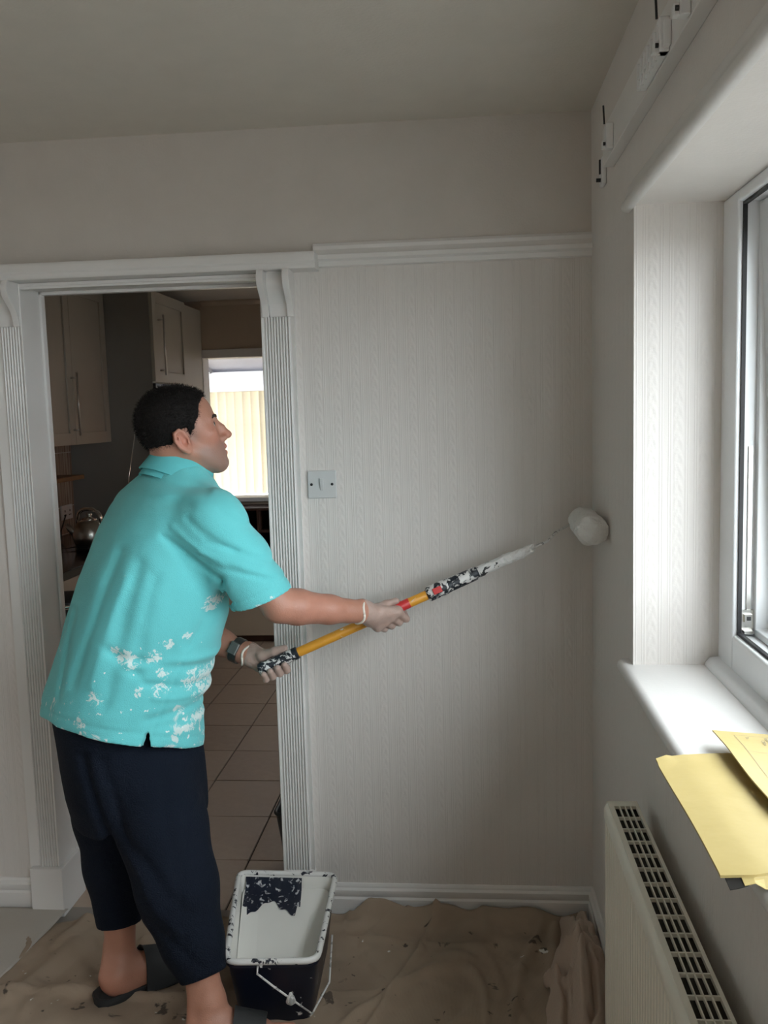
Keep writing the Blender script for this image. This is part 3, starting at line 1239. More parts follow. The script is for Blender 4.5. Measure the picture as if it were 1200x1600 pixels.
for i in range(40):
    xx = -3.86 + i * pitch
    a = math.radians(10 + RNG.uniform(-6, 6))
    if i in (17, 23):
        a = math.radians(34)
    if m0 is None:
        mm = MB()
        hw = 0.0445
        mm.add([(-hw, 0, 0), (0, 0.006, 0), (hw, 0, 0), (-hw, 0, 1.02), (0, 0.006, 1.02), (hw, 0, 1.02)], [(0, 1, 4, 3), (1, 2, 5, 4)])
        o = mm.build('slat', M['slat'], vb, True)
        m0 = o.data
    else:
        o = bpy.data.objects.new('slat', m0)
        COL.objects.link(o)
        o.parent = vb
    o.location = Vector((xx, CY1 - 0.10, 0.815)) - Vector(vb.location)
    o.rotation_euler = (0, 0, a)


def handle_y(name, x, y, z0, z1, parent):
    """long bar handle on a door that faces +x"""
    m = MB()
    m.tube([(x + 0.035, y, z0), (x + 0.035, y, z1)], 0.006, 10)
    for z in (z0 + 0.03, z1 - 0.03):
        m.tube([(x, y, z), (x + 0.035, y, z)], 0.005, 8)
    return m.build(name, M['steel'], parent, True)


def shaker(name, x, y0, y1, z0, z1, parent, rail=0.065):
    """framed door facing +x, thickness 20 mm"""
    m = MB()
    m.box(x, x + 0.012, y0, y1, z0, z1)
    for (a, b, c, d) in ((y0, y0 + rail, z0, z1), (y1 - rail, y1, z0, z1), (y0 + rail, y1 - rail, z0, z0 + rail), (y0 + rail, y1 - rail, z1 - rail, z1)):
        m.box(x + 0.012, x + 0.022, a, b, c, d)
    return bevel(m.build(name, M['cab'], parent), 0.0015)


# wall cupboards on the left
wc = thing('wall_cupboard', (KX0, 4.3, 1.45), 'cream wall cupboard with long steel bar handle left of the tall unit', 'cupboard')
UX = -2.115
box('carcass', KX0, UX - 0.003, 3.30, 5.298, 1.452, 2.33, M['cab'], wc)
for (a, b, hy) in ((3.32, 4.30, None), (4.303, 4.797, 4.775), (4.803, 5.296, None)):
    d = shaker('door', UX - 0.002, a, b, 1.45, 2.33, wc)
    if hy:
        handle_y('handle', UX + 0.02, hy, 1.50, 1.84, d)
# tall unit
tu = thing('tall_oven_cupboard', (KX0, 5.6, 0), 'tall cream oven housing with grey side panel at the kitchen end', 'cupboard')
TX = -1.805
box('side_panel', KX0, TX - 0.02, 5.302, 5.322, 0.0, 2.335, M['cab_side'], tu)
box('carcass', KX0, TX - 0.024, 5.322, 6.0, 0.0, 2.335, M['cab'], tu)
d = shaker('door', TX - 0.022, 5.305, 5.95, 1.80, 2.335, tu)
handle_y('handle', TX, 5.40, 1.84, 2.20, d)
ov = box('oven_front', TX - 0.022, TX - 0.002, 5.305, 5.95, 1.15, 1.79, M['oven'], tu, 0.003)
m = MB().tube([(TX + 0.03, 5.35, 1.70), (TX + 0.03, 5.9, 1.70)], 0.008)
m.build('oven_handle', M['steel'], ov, True)
shaker('door', TX - 0.022, 5.305, 5.95, 0.12, 1.14, tu)
box('filler', KX0, TX - 0.03, 6.0, KY1, 0.0, 2.335, M['cab'], tu)
# base units, worktop
bu = thing('base_cupboard', (KX0, 4.0, 0), 'cream base cupboards under the black worktop on the left', 'cupboard')
box('carcass', KX0, -1.80, 3.05, 5.30, 0.0, 0.872, M['cab'], bu)
for a in (3.06, 3.62, 4.18, 4.74):
    d = shaker('door', -1.80, a, a + 0.55, 0.12, 0.868, bu, 0.06)
    m = MB().tube([(-1.742, a + 0.08, 0.80), (-1.742, a + 0.30, 0.80)], 0.006)
    m.tube([(-1.778, a + 0.10, 0.80), (-1.742, a + 0.10, 0.80)], 0.005)
    m.tube([(-1.778, a + 0.28, 0.80), (-1.742, a + 0.28, 0.80)], 0.005)
    m.build('handle', M['chrome'], d, True)
wt_ = box('worktop', KX0, -1.765, 3.04, 5.30, 0.874, 0.912, M['worktop'], None, 0.004)
tag(wt_, 'glossy black worktop along the left kitchen wall', 'worktop')

# splashback tiles on the kitchen wall
kwl = bpy.data.objects['wall_kitchen_left']
sm = None
zrow = [0.915, 1.075, 1.235, 1.395]
for zi in zrow:
    for j in range(9):
        yy = 3.32 + j * 0.22
        if sm is None:
            o = MB().box(0, 0.007, 0.002, 0.218, 0.002, 0.158).build('tile', M['splash'], kwl)
            sm = o.data
        else:
            o = bpy.data.objects.new('tile', sm)
            COL.objects.link(o)
            o.parent = kwl
        o.location = (KX0, yy, zi)
gp = box('grout', KX0, KX0 + 0.004, 3.32, 5.30, 0.912, 1.452, M['gloss'], kwl)


# socket on the tiles
def on_left(px, py):
    d = C_R * ((px - 600) / F_PX) - C_U * ((py - 800) / F_PX) + C_F
    return CAM + d * (KX0 / d[0])


sk = thing('wall_socket', (KX0 + 0.007, 5.17, 1.04), 'white double wall socket on the brown kitchen tiles', 'socket')
a0 = 5.10
box('plate', KX0 + 0.0072, KX0 + 0.018, a0, a0 + 0.146, 1.000, 1.086, M['plastic_w'], sk, 0.003)
for yy in (a0 + 0.04, a0 + 0.106):
    m = MB()
    m.box(KX0 + 0.018, KX0 + 0.0195, yy - 0.004, yy + 0.004, 1.045, 1.057)
    m.box(KX0 + 0.018, KX0 + 0.0195, yy - 0.014, yy - 0.006, 1.023, 1.030)
    m.box(KX0 + 0.018, KX0 + 0.0195, yy + 0.006, yy + 0.014, 1.023, 1.030)
    m.build('pin_holes', M['black'], sk)

# wooden shelf under the cupboard
ws_ = thing('wooden_shelf', (KX0, 4.4, 1.25), 'narrow wooden shelf fixed under the cream wall cupboard', 'shelf')
box('board', KX0 + 0.0075, KX0 + 0.16, 3.40, 5.12, 1.243, 1.268, M['wood'], ws_, 0.004)
for yy in (3.8, 4.7):
    box('bracket', KX0 + 0.0075, KX0 + 0.10, yy, yy + 0.02, 1.215, 1.243, M['wood'], ws_, 0.003)

# kettle on the worktop
KP = np.array([-1.945, 4.55, 0.912])
kt = thing('kettle', tuple(KP), 'steel kettle with arched chrome handle on the black worktop', 'kettle')
m = MB().lathe(KP + [0, 0, 0.02], [(0.068, 0), (0.080, 0.01), (0.088, 0.045), (0.082, 0.085), (0.064, 0.118), (0.04, 0.132)], 32)
m.build('body', M['steel'], kt, True)
m = MB().lathe(KP, [(0.074, 0.0), (0.074, 0.02)], 28)
m.build('base', M['black'], kt, True)
m = MB().lathe(KP + [0, 0, 0.152], [(0.042, 0), (0.038, 0.008), (0.015, 0.014), (0.012, 0.02), (0.018, 0.03), (0.012, 0.038)], 20)
m.build('lid', M['chrome'], kt, True)
hp = []
for k in range(15):
    a = math.pi * k / 14
    hp.append(KP + [0.074 * math.cos(a), -0.03 * math.cos(a), 0.125 + 0.085 * math.sin(a) ** 0.45])
m = MB().tube(hp, 0.010, 10)
m.build('handle', M['chrome'], kt, True)
m = MB().tube([KP + [-0.070, 0.0, 0.07], KP + [-0.105, 0.0, 0.105], KP + [-0.125, 0, 0.125]], [0.022, 0.016, 0.012], 12)
m.build('spout', M['steel'], kt, True)
# mains lead
pts = [KP + [-0.075, -0.02, 0.012], KP + [-0.18, -0.10, 0.006], (KX0 + 0.14, 4.8, 0.922), (KX0 + 0.05, 5.0, 0.95), (KX0 + 0.022, a0 + 0.04, 1.03)]
tag(MB().tube(pts, 0.004, 8).build('power_lead', M['black'], None, True), 'thin black power lead running from kettle to socket', 'lead')
# radio with long aerial, mostly behind the man
RP = np.array([-1.93, 4.98, 0.912])
rd = thing('radio', tuple(RP), 'small black radio with a long raised aerial on the worktop', 'radio')
box('case', RP[0] - 0.04, RP[0] + 0.04, RP[1] - 0.12, RP[1] + 0.12, RP[2], RP[2] + 0.15, M['black'], rd, 0.008)
m = MB()
for k in range(10):
    m.box(RP[0] + 0.0402, RP[0] + 0.0425, RP[1] - 0.10, RP[1] + 0.02, RP[2] + 0.025 + k * 0.010, RP[2] + 0.030 + k * 0.010)
m.build('speaker_grille', M['steel'], rd)
m = MB().lathe((RP[0] + 0.040, RP[1] + 0.07, RP[2] + 0.09), [(0.025, 0), (0.025, 0.010), (0.02, 0.014)], 20, (1, 0, 0))
m.build('dial', M['steel'], rd, True)
m = MB().tube([(RP[0], RP[1] + 0.10, RP[2] + 0.15), (RP[0] + 0.01, RP[1] + 0.10, RP[2] + 0.33), (RP[0] + 0.06, RP[1] + 0.12, RP[2] + 0.62)], [0.004, 0.003, 0.0015], 8)
m.build('aerial', M['chrome'], rd, True)

# black pedal bin before the cupboards
bp = thing('pedal_bin', (-1.60, 3.45, 0), 'tall black bin with steel rim against the base cupboards', 'bin')
m = MB().lathe((-1.60, 3.45, 0.0), [(0.125, 0), (0.13, 0.02), (0.135, 0.60), (0.135, 0.85)], 32)
m.build('body', M['black'], bp, True)
m = MB().lathe((-1.60, 3.45, 0.85), [(0.138, 0), (0.140, 0.008), (0.138, 0.018)], 32)
m.build('rim', M['chrome'], bp, True)
m = MB().lathe((-1.60, 3.45, 0.868), [(0.134, 0), (0.130, 0.010), (0.08, 0.015), (0.01, 0.016)], 32)
m.build('lid', M['black'], bp, True)
box('pedal', -1.64, -1.56, 3.29, 3.33, 0.01, 0.025, M['steel'], bp, 0.003)

# wine rack on a beige cupboard under the far window
bc = thing('low_cupboard', (-1.3, 6.25, 0), 'low beige cupboard under the far window at the floor end', 'cupboard')
box('carcass', -1.79, -0.2, 6.12, KY1, 0.05, 0.62, M['bed_beige'], bc)
box('plinth', -1.79, -0.2, 6.15, KY1, 0.0, 0.05, M['rack'], bc)
for a in (-1.785, -1.19, -0.595):
    d = box('door', a, a + 0.585, 6.10, 6.12, 0.055, 0.615, M['bed_beige'], bc, 0.003)
    m = MB().tube([(a + 0.54, 6.085, 0.40), (a + 0.54, 6.085, 0.54)], 0.005)
    m.build('handle', M['steel'], d, True)
wr2 = thing('wine_rack', (-1.3, 6.28, 0.62), 'dark brown open wine rack standing on the low beige cupboard', 'rack')
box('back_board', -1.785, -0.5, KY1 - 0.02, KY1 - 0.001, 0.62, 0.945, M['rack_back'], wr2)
for xx in np.arange(-1.785, -0.45, 0.18):
    box('upright', xx, xx + 0.016, 6.14, KY1 - 0.02, 0.62, 0.945, M['rack'], wr2)
for zz in (0.62, 0.775, 0.93):
    box('shelf_board', -1.785, -0.5, 6.135, KY1 - 0.02, zz, zz + 0.016, M['rack'], wr2)

# dark waste bin behind the right pilaster
wbn = thing('waste_bin', (-0.50, 3.0, 0), 'small dark open waste bin on the tiles behind the right pilaster', 'bin')


def frustum(xc, yc, a0, b0, a1, b1, z0, z1, rc, t):
    def ring(a, b, z, r, n=5):
        v = []
        for (sx, sy, st) in ((1, 1, 0), (-1, 1, 1), (-1, -1, 2), (1, -1, 3)):
            for k in range(n + 1):
                an = math.pi / 2 * (st + k / n)
                v.append((xc + sx * (a - r) + r * math.cos(an), yc + sy * (b - r) + r * math.sin(an), z))
        return v
    rs = [ring(a0, b0, z0, rc), ring(a1, b1, z1, rc), ring(a1 - t, b1 - t, z1, max(rc - t, .004)), ring(a0 - t, b0 - t, z0 + t, max(rc - t, .004))]
    n = len(rs[0])
    vs = sum(rs, [])
    fs = []
    for i in range(3):
        for k in range(n):
            fs.append((i * n + k, i * n + (k + 1) % n, (i + 1) * n + (k + 1) % n, (i + 1) * n + k))
    fs.append(tuple(range(n))[::-1])
    fs.append(tuple(range(3 * n, 4 * n)))
    return vs, fs, rs[1]


v_, f_, top = frustum(-0.49, 2.97, 0.115, 0.125, 0.150, 0.150, 0.0, 0.265, 0.03, 0.004)
MB().add(v_, f_).build('body', M['bin'], wbn)
m = MB().tube(top + [top[0]], 0.006, 8)
m.build('rim', M['bin'], wbn, True)

# ------------------------------------------------------------------ light switch
ls = thing('light_switch', (-0.417, D, 1.368), 'white square light switch on the wall beside the fluted pilaster', 'switch')
box('plate', -0.461, -0.374, D - 0.009, D - 0.0005, 1.326, 1.409, M['switch_w'], ls, 0.003)
o = MB().prism([(D - 0.009, 1.350), (D - 0.012, 1.350), (D - 0.016, 1.386), (D - 0.009, 1.386)], 'x', -0.423, -0.413).build('rocker', M['switch_w'], ls)
bevel(o, 0.001)
for xx in (-0.449, -0.387):
    m = MB().lathe((xx, D - 0.009, 1.368), [(0.0042, 0), (0.0042, 0.0012), (0.003, 0.002)], 12, (0, -1, 0))
    m.build('screw', M['black'], ls, True)

# ------------------------------------------------------------------ curtain rail board
ct = thing('curtain_rail', (0.36, 1.2, 2.16), 'white curtain rail board with hooks high above the window', 'curtain rail')
box('board', 0.351, XR, -0.6, 2.30, 2.148, 2.235, M['gloss'], ct, 0.002)
m = MB()
m.box(0.334, 0.3508, 1.59, 1.78, 2.150, 2.160)
m.box(0.334, 0.3508, 1.59, 1.78, 2.166, 2.172)
m.box(0.338, 0.3508, 1.575, 1.795, 2.155, 2.195)
for k in range(7):
    m.box(0.332, 0.339, 1.60 + k * 0.028, 1.606 + k * 0.028, 2.148, 2.196)
bevel(m.build('cord_housing', M['plastic_w'], ct), 0.002)


def hook(y, sx):
    m = MB()
    m.box(0.334, 0.3508, y - 0.012, y + 0.012, 2.150, 2.205)
    m.box(0.326, 0.336, y - 0.008, y + 0.008, 2.150, 2.168)
    o = bevel(m.build('bracket', M['plastic_w'], ct), 0.002)
    MB().tube([(0.332, y, 2.205), (0.330, y, 2.245)], 0.0022, 6).build('hook', M['seal'], o)
    MB().tube([(0.328, y - 0.009, 2.160), (0.333, y - 0.009, 2.160)], 0.004, 8).build('screw', M['seal'], o)


for y in (2.15, 1.60, 1.46, 0.7):
    hook(y, 1)
# loose end bracket nearer the corner
eb = thing('end_bracket', (XR, 2.44, 2.16), 'small white curtain bracket alone on the wall near the corner', 'bracket')
box('plate', 0.366, XR - 0.0003, 2.405, 2.455, 2.135, 2.205, M['plastic_w'], eb, 0.004)
box('slot', 0.362, 0.3662, 2.426, 2.434, 2.165, 2.20, M['seal'], eb)
MB().tube([(0.355, 2.43, 2.15), (0.366, 2.43, 2.15)], 0.005, 8).build('screw', M['seal'], eb)

# ------------------------------------------------------------------ radiator
ra = thing('radiator', (0.32, 1.3, 0.15), 'cream panel radiator with top grille below the window sill', 'radiator')
RX0, RX1 = 0.285, 0.352
RY0, RY1 = 0.45, 1.855
RZ0, RZ1 = 0.14, 0.750
# front panel with pressed vertical ribs
poly = []
n = 64
yy = RY0
stp = (RY1 - RY0) / n
poly = [(RX0 + 0.012, RY0)]
for i in range(n):
    y0 = RY0 + i * stp
    poly += [(RX0 + 0.0045, y0 + 0.12 * stp), (RX0, y0 + 0.30 * stp), (RX0, y0 + 0.70 * stp), (RX0 + 0.0045, y0 + 0.88 * stp)]
poly.append((RX0 + 0.012, RY1))
o = MB().prism(poly, 'z', RZ0 + 0.03, RZ1 - 0.035).build('front_panel', M['rad'], ra)
autosmooth(o, 30)
m = MB()
m.prism([(RX0 + 0.012, RZ1 - 0.036), (RX0 - 0.001, RZ1 - 0.034), (RX0 - 0.001, RZ1 - 0.014), (RX0 + 0.004, RZ1 - 0.004), (RX0 + 0.012, RZ1 - 0.001)], 'y', RY0, RY1)
m.prism([(RX0 + 0.012, RZ0), (RX0 + 0.002, RZ0 + 0.004), (RX0 - 0.001, RZ0 + 0.012), (RX0 - 0.001, RZ0 + 0.032), (RX0 + 0.012, RZ0 + 0.032)], 'y', RY0, RY1)
autosmooth(m.build('front_seam', M['rad'], ra), 50)
box('rear_panel', RX1 - 0.012, RX1, RY0, RY1, RZ0, RZ1 - 0.02, M['rad'], ra)
for ya_, yb_ in ((RY1 - 0.001, RY1 + 0.004), (RY0 - 0.004, RY0 + 0.001)):
    box('side_panel', RX0 + 0.004, RX1, ya_, yb_, RZ0 + 0.02, RZ1 + 0.001, M['rad'], ra, 0.002)
box('core', RX0 + 0.010, RX1 - 0.003, RY0 + 0.004, RY1 - 0.004, RZ0 + 0.02, RZ1 - 0.014, M['rad_in'], ra)  # dark block standing in for the shade seen through the grille
# grille: rails along and bars across
m = MB()
GX0, GX1 = RX0 + 0.006, RX1
for x0, x1 in ((GX0, GX0 + 0.010), (GX1 - 0.006, GX1)):
    m.box(x0, x1, RY0, RY1, RZ1 - 0.006, RZ1 + 0.001)
inx0, inx1 = GX0 + 0.010, GX1 - 0.006
for k in (1, 2, 3):
    xx = inx0 + (inx1 - inx0) * k / 4
    m.box(xx - 0.0011, xx + 0.0011, RY0, RY1 - 0.02, RZ1 - 0.006, RZ1 + 0.0006)
y = RY1 - 0.022
m.box(inx0, inx1, y, RY1, RZ1 - 0.006, RZ1 + 0.0008)
while y > RY0 + 0.06:
    y -= 0.0512
    m.box(inx0, inx1, y - 0.0015, y + 0.0015, RZ1 - 0.006, RZ1 + 0.0006)
m.build('grille', M['rad'], ra)
for yy in (0.75, 1.55):
    box('wall_bracket', RX1, XR - 0.001, yy - 0.015, yy + 0.015, 0.22, 0.62, M['rad'], ra)
m = MB().tube([(0.315, RY1 + 0.004, 0.17), (0.315, RY1 + 0.05, 0.17), (0.315, RY1 + 0.055, 0.12), (0.315, RY1 + 0.055, 0.0)], 0.008, 10)
m.build('pipe', M['chrome'], ra, True)

# ------------------------------------------------------------------ envelopes on the sill


def sheet_grid(nx, ny, fn, t):
    """closed thin body from a height function over the unit square"""
    vs, fs = [], []
    for s in (0, 1):
        for j in range(ny + 1):
            for i in range(nx + 1):
                p = np3(fn(i / nx, j / ny))
                p[2] += t * s
                vs.append(p)
    w = nx + 1
    N = w * (ny + 1)
    for j in range(ny):
        for i in range(nx):
            a = j * w + i
            fs.append((a, a + w, a + w + 1, a + 1))
            fs.append((N + a, N + a + 1, N + a + w + 1, N + a + w))
    for i in range(nx):
        fs.append((i, i + 1, N + i + 1, N + i))
        a = ny * w + i
        fs.append((a + 1, a, N + a, N + a + 1))
    for j in range(ny):
        a = j * w
        fs.append((a + w, a, N + a, N + a + w))
        b = j * w + nx
        fs.append((b, b + w, N + b + w, N + b))
    return vs, fs


def env_low(u, v):
    # u: across the sill, v: away from the camera (0 = near end)
    x = 0.308 + 0.245 * u
    y = 1.075 + 0.400 * v
    z = 0.9935 + 0.010 * math.sin(math.pi * u) * (1 - 0.6 * v) + 0.003 * math.sin(5 * v + 2 * u)
    over = max(0.0, 0.352 - x)
    z -= 0.12 * over * (1 - 0.4 * v) - 0.004
    if u < 0.08 and v > 0.94:
        z += 0.003
        y -= 0.010 * (0.08 - u) / 0.08 * (v - 0.94) / 0.06
    if u < 0.15 and v < 0.06:
        y += 0.016 * (0.15 - u) / 0.15 * (0.06 - v) / 0.06
    return (x, y, z)


e1 = thing('envelope', (0.43, 1.27, 0.992), 'large manila envelope lying underneath, overhanging the sill edge', 'envelope', )
v_, f_ = sheet_grid(26, 34, env_low, 0.0035)
autosmooth(MB().add(v_, f_).build('paper', M['manila'], e1), 60)
# open near end: lower lip, and the mouth's shade painted as a near-black strip


def lip(u0, u1, d):
    def fn(u, v):
        p = np3(env_low(u0 + (u1 - u0) * u, 0.0)) + np3((0, 0.0015, 0.0004 - d))
        q = np3((p[0], 1.0665 - 0.001 * math.sin(math.pi * u), 0.9916 if p[0] > 0.349 else p[2] - 0.003))
        return tuple(q * (1 - v) + p * v)
    return fn


v_, f_ = sheet_grid(18, 3, lip(0.09, 0.99, 0.0), 0.0010)
MB().add(v_, f_).build('flap', M['manila'], e1)
v_, f_ = sheet_grid(6, 3, lip(0.02, 0.11, 0.0012), 0.0010)
MB().add(v_, f_).build('opening', M['manila_dark'], e1)


def env_top(u, v):
    x = 0.418 + 0.128 * u
    y = 1.215 + 0.325 * v - 0.02 * u
    z = 1.0125 + 0.010 * (1 - u) ** 2 * (0.3 + 0.7 * math.sin(math.pi * min(1, 0.15 + v))) + 0.004 * math.sin(7 * v + 2.0)
    return (x, y, z)


e2 = thing('envelope', (0.48, 1.38, 1.01), 'printed manila envelope lying on top, nearer the window', 'envelope')
v_, f_ = sheet_grid(18, 26, env_top, 0.0025)
autosmooth(MB().add(v_, f_).build('paper', M['manila'], e2), 60)


def on_env(u, v, dz=0.0032):
    p = np3(env_top(u, v))
    p[2] += dz
    return p


def strip(u0, v0, u1, v1, w, nseg=10):
    m = MB()
    vs, fs = [], []
    a, b = np3((u0, v0, 0)), np3((u1, v1, 0))
    for i in range(nseg + 1):
        t = i / nseg
        u, v = u0 + (u1 - u0) * t, v0 + (v1 - v0) * t
        p = on_env(u, v)
        d = on_env(u1, v1) - on_env(u0, v0)
        d /= np.linalg.norm(d)
        s = np.cross(d, [0, 0, 1.0])
        vs += [p + s * w / 2, p - s * w / 2]
    for i in range(nseg):
        fs.append((2 * i, 2 * i + 1, 2 * i + 3, 2 * i + 2))
    return vs, fs


m = MB()
for u in (0.22, 0.92):
    m.add(*strip(u, 0.08, u, 0.93, 0.0007))
for u in (0.45, 0.68):
    m.add(*strip(u, 0.08, u, 0.68, 0.0007))
m.add(*strip(0.22, 0.70, 0.92, 0.70, 0.0007))
m.add(*strip(0.22, 0.93, 0.92, 0.93, 0.0007))
m.build('printed_lines', M['ink'], e2)


def text_on(body, u, v, size, name='lettering'):
    cu = bpy.data.curves.new(name, 'FONT')
    cu.body = body
    cu.size = size
    cu.extrude = 0.00005
    cu.materials.append(M['ink'])
    o = bpy.data.objects.new(name, cu)
    COL.objects.link(o)
    o.parent = e2
    o.location = Vector(on_env(u, v, 0.0042)) - Vector(e2.location)
    a, b, c = on_env(u, v), on_env(u, max(v - 0.2, 0)), on_env(min(u + 0.15, 1), v)
    X = Vector(b - a).normalized()
    Yv = Vector(c - a)
    Z = X.cross(Yv).normalized()
    Yv = Z.cross(X)
    rot = Matrix((X, Yv, Z)).transposed().to_euler()
    me = bpy.data.meshes.new_from_object(o)
    loc = o.location.copy()
    bpy.data.objects.remove(o)
    o = bpy.data.objects.new(name, me)
    COL.objects.link(o)
    o.parent = e2
    o.location = loc
    o.rotation_euler = rot
    return o


text_on('Goddard', 0.74, 0.905, 0.017)
text_on('Returns', 0.56, 0.905, 0.008)
text_on('Office', 0.49, 0.86, 0.008)
text_on('To', 0.33, 0.90, 0.008)

# ------------------------------------------------------------------ dust sheets


def seg_ridge(X, Y, a, b, w, amp):
    ax_, ay_ = a
    bx_, by_ = b
    dx, dy = bx_ - ax_, by_ - ay_
    t = np.clip(((X - ax_) * dx + (Y - ay_) * dy) / (dx * dx + dy * dy), 0, 1)
    d2 = (X - ax_ - t * dx) ** 2 + (Y - ay_ - t * dy) ** 2
    return amp * np.exp(-d2 / (w * w))


def cloth(name, x0, x1, y0, y1, h, fn, mat, edge=None):
    nx, ny = int((x1 - x0) / h), int((y1 - y0) / h)
    xs_, ys_ = np.linspace(x0, x1, nx + 1), np.linspace(y0, y1, ny + 1)
    X, Y = np.meshgrid(xs_, ys_)
    U, V = (X - x0) / (x1 - x0), (Y - y0) / (y1 - y0)
    if edge:
        X, Y = edge(X, Y, U, V)
    Z = fn(X, Y)
    P = np.stack([X.ravel(), Y.ravel(), Z.ravel()], 1)
    w = nx + 1
    i, j = np.meshgrid(np.arange(nx), np.arange(ny))
    a = (j * w + i).ravel()
    Q = np.stack([a, a + 1, a + w + 1, a + w], 1)
    o = link_np(name, P, Q, mat)
    md = o.modifiers.new('thickness', 'SOLIDIFY')
    md.thickness = 0.002
    md.offset = 1.0
    return o


def P2(px, py):
    p = at_z(px, py, 0.01)
    return (p[0], p[1])


FOLDS = [(P2(690, 1428), P2(655, 1490), 0.0075, 0.018), (P2(655, 1490), P2(578, 1610), 0.0075, 0.018),
         (P2(850, 1450), P2(815, 1520), 0.012, 0.012), (P2(815, 1520), P2(795, 1610), 0.012, 0.012),
         (P2(870, 1455), P2(860, 1540), 0.016, 0.02),
         (P2(150, 1425), P2(95, 1480), 0.02, 0.02), (P2(120, 1480), P2(20, 1560), 0.03, 0.018), (P2(60, 1545), P2(150, 1550), 0.02, 0.012),
         (P2(225, 1475), P2(262, 1462), 0.014, 0.02), (P2(560, 1440), P2(690, 1425), 0.016, 0.022), (P2(700, 1430), P2(860, 1432), 0.02, 0.022)]


def sheet_h(X, Y):
    Z = 0.004 + 0.010 * vnoise(X * 7, Y * 7, X * 0, 3) + 0.010 * vnoise(X * 17, Y * 14, X * 0, 5) + 0.005 * vnoise(X * 36, Y * 30, X * 0, 7)
    r = np.abs(vnoise(X * 3.3 + 2 * vnoise(X * 2, Y * 2, X * 0, 8), Y * 3.3, X * 0, 11) - 0.5)
    Z += 0.016 * np.exp(-(r / 0.025) ** 2)
    r = np.abs(vnoise(X * 6 + 2 * vnoise(X * 4, Y * 4, X * 0, 9), Y * 5, X * 0, 12) - 0.5)
    Z += 0.008 * np.exp(-(r / 0.03) ** 2)
    for a, b, w, amp in FOLDS:
        Z += seg_ridge(X + 0.012 * (vnoise(X * 9, Y * 9, X * 0, 21) - 0.5), Y, a, b, w, amp)
    # ruffled where it is pushed against the skirting, right of the tray
    e = np.exp(-((2.655 - Y) / 0.05) ** 2) * (X > -0.55)
    Z += e * 0.050 * vnoise(X * 11, Y * 25, X * 0, 31)
    return Z


def sheet_edge(X, Y, U, V):
    X = X + 0.05 * (vnoise(V * 6, V * 0, U * 0, 41) - 0.5) * (1 - U)
    # the back edge: free in the doorway, against the skirting elsewhere
    yb = np.where(X < -0.60, 2.62 + 0.03 * (vnoise(X * 9, X * 0, X * 0, 44) - 0.5), 2.648)
    yb = np.where(X < -1.15, 2.62 - 0.05 * ((-1.15 - X) / 0.2), yb)
    y0 = 0.6
    return X, y0 + (yb - y0) * V


ds = cloth('dust_sheet', -1.335, 0.352, 0.6, 2.65, 0.0085, sheet_h, M['sheet'], sheet_edge)
tag(ds, 'stained beige cotton dust sheet spread over the floor under the painter', 'dust sheet')


def grey_h(X, Y):
    Z = 0.012 + 0.012 * vnoise(X * 4, Y * 4, X * 0, 53) + 0.004 * vnoise(X * 14, Y * 13, X * 0, 55)
    return Z


def grey_edge(X, Y, U, V):
    xr = -1.285 - 0.10 * np.clip((2.67 - Y) / 0.4, 0, 2) * 0.4 + 0.02 * (vnoise(V * 9, V * 0, V * 0, 57) - 0.5)
    return -2.5 + (xr + 2.5) * U, Y


gs = cloth('paper_sheet', -2.5, -1.3, 0.8, 2.648, 0.012, grey_h, M['sheet_grey'], grey_edge)
tag(gs, 'pale grey covering sheet on the floor left of the dust sheet', 'dust sheet')

# crumpled cloth bundle in the corner by the radiator
def bundle_h(X, Y):
    zz = X * 0
    wx = X + 0.05 * (vnoise(X * 9, Y * 9, zz, 61) - 0.5)
    wy = Y + 0.05 * (vnoise(X * 9, Y * 9, zz, 62) - 0.5)
    cx = 0.255 + 0.10 * (2.60 - Y)* 0.0
    r1 = np.exp(-(((X - 0.285) / 0.075) ** 2 + ((Y - 2.26) / 0.16) ** 2) ** 2)
    r2 = np.exp(-(((X - 0.31) / 0.05) ** 2 + ((Y - 2.48) / 0.13) ** 2) ** 2)
    env = np.maximum(r1, 0.62 * r2)
    rid = np.abs(vnoise(wx * 13, wy * 8, zz, 63) - 0.5) * 2
    rid2 = np.abs(vnoise(wx * 27, wy * 17, zz, 64) - 0.5) * 2
    z = env * (0.085 + 0.060 * (1 - rid) ** 2 - 0.055 * rid + 0.030 * (1 - rid2) ** 3)
    for a, b, w, amp in BF:
        z = z + seg_ridge(X + 0.02 * (vnoise(X * 14, Y * 14, zz, 65) - 0.5), Y, a, b, w, amp)
    return 0.012 + z


BF = [(P2(872, 1535), P2(930, 1530), 0.013, 0.045), (P2(930, 1530), P2(945, 1570), 0.012, 0.045), (P2(852, 1548), P2(900, 1580), 0.010, 0.035), (P2(905, 1550), P2(915, 1620), 0.009, 0.04),
      (P2(880, 1455), P2(915, 1500), 0.010, 0.035), (P2(905, 1450), P2(938, 1520), 0.010, 0.035), (P2(868, 1560), P2(880, 1640), 0.009, 0.03), (P2(925, 1560), P2(935, 1640), 0.010, 0.035)]


def bundle_edge(X, Y, U, V):
    wob = 0.035 * (vnoise(V * 5, V * 0, V * 0, 67) - 0.5) + 0.02 * (vnoise(V * 13, V * 0, V * 0, 68) - 0.5)
    xl = 0.185 + 0.04 * np.clip((Y - 2.3) / 0.3, 0, 1) + wob
    xr = np.full_like(X, 0.352)
    return xl + (xr - xl) * U, Y + 0.02 * (vnoise(U * 6, U * 0, U * 0, 69) - 0.5)


cb_ = cloth('crumpled_cloth', 0.18, 0.352, 2.05, 2.615, 0.0042, bundle_h, M['rag'], bundle_edge)
tag(cb_, 'crumpled beige cloth bundled in the corner beside the radiator', 'cloth')

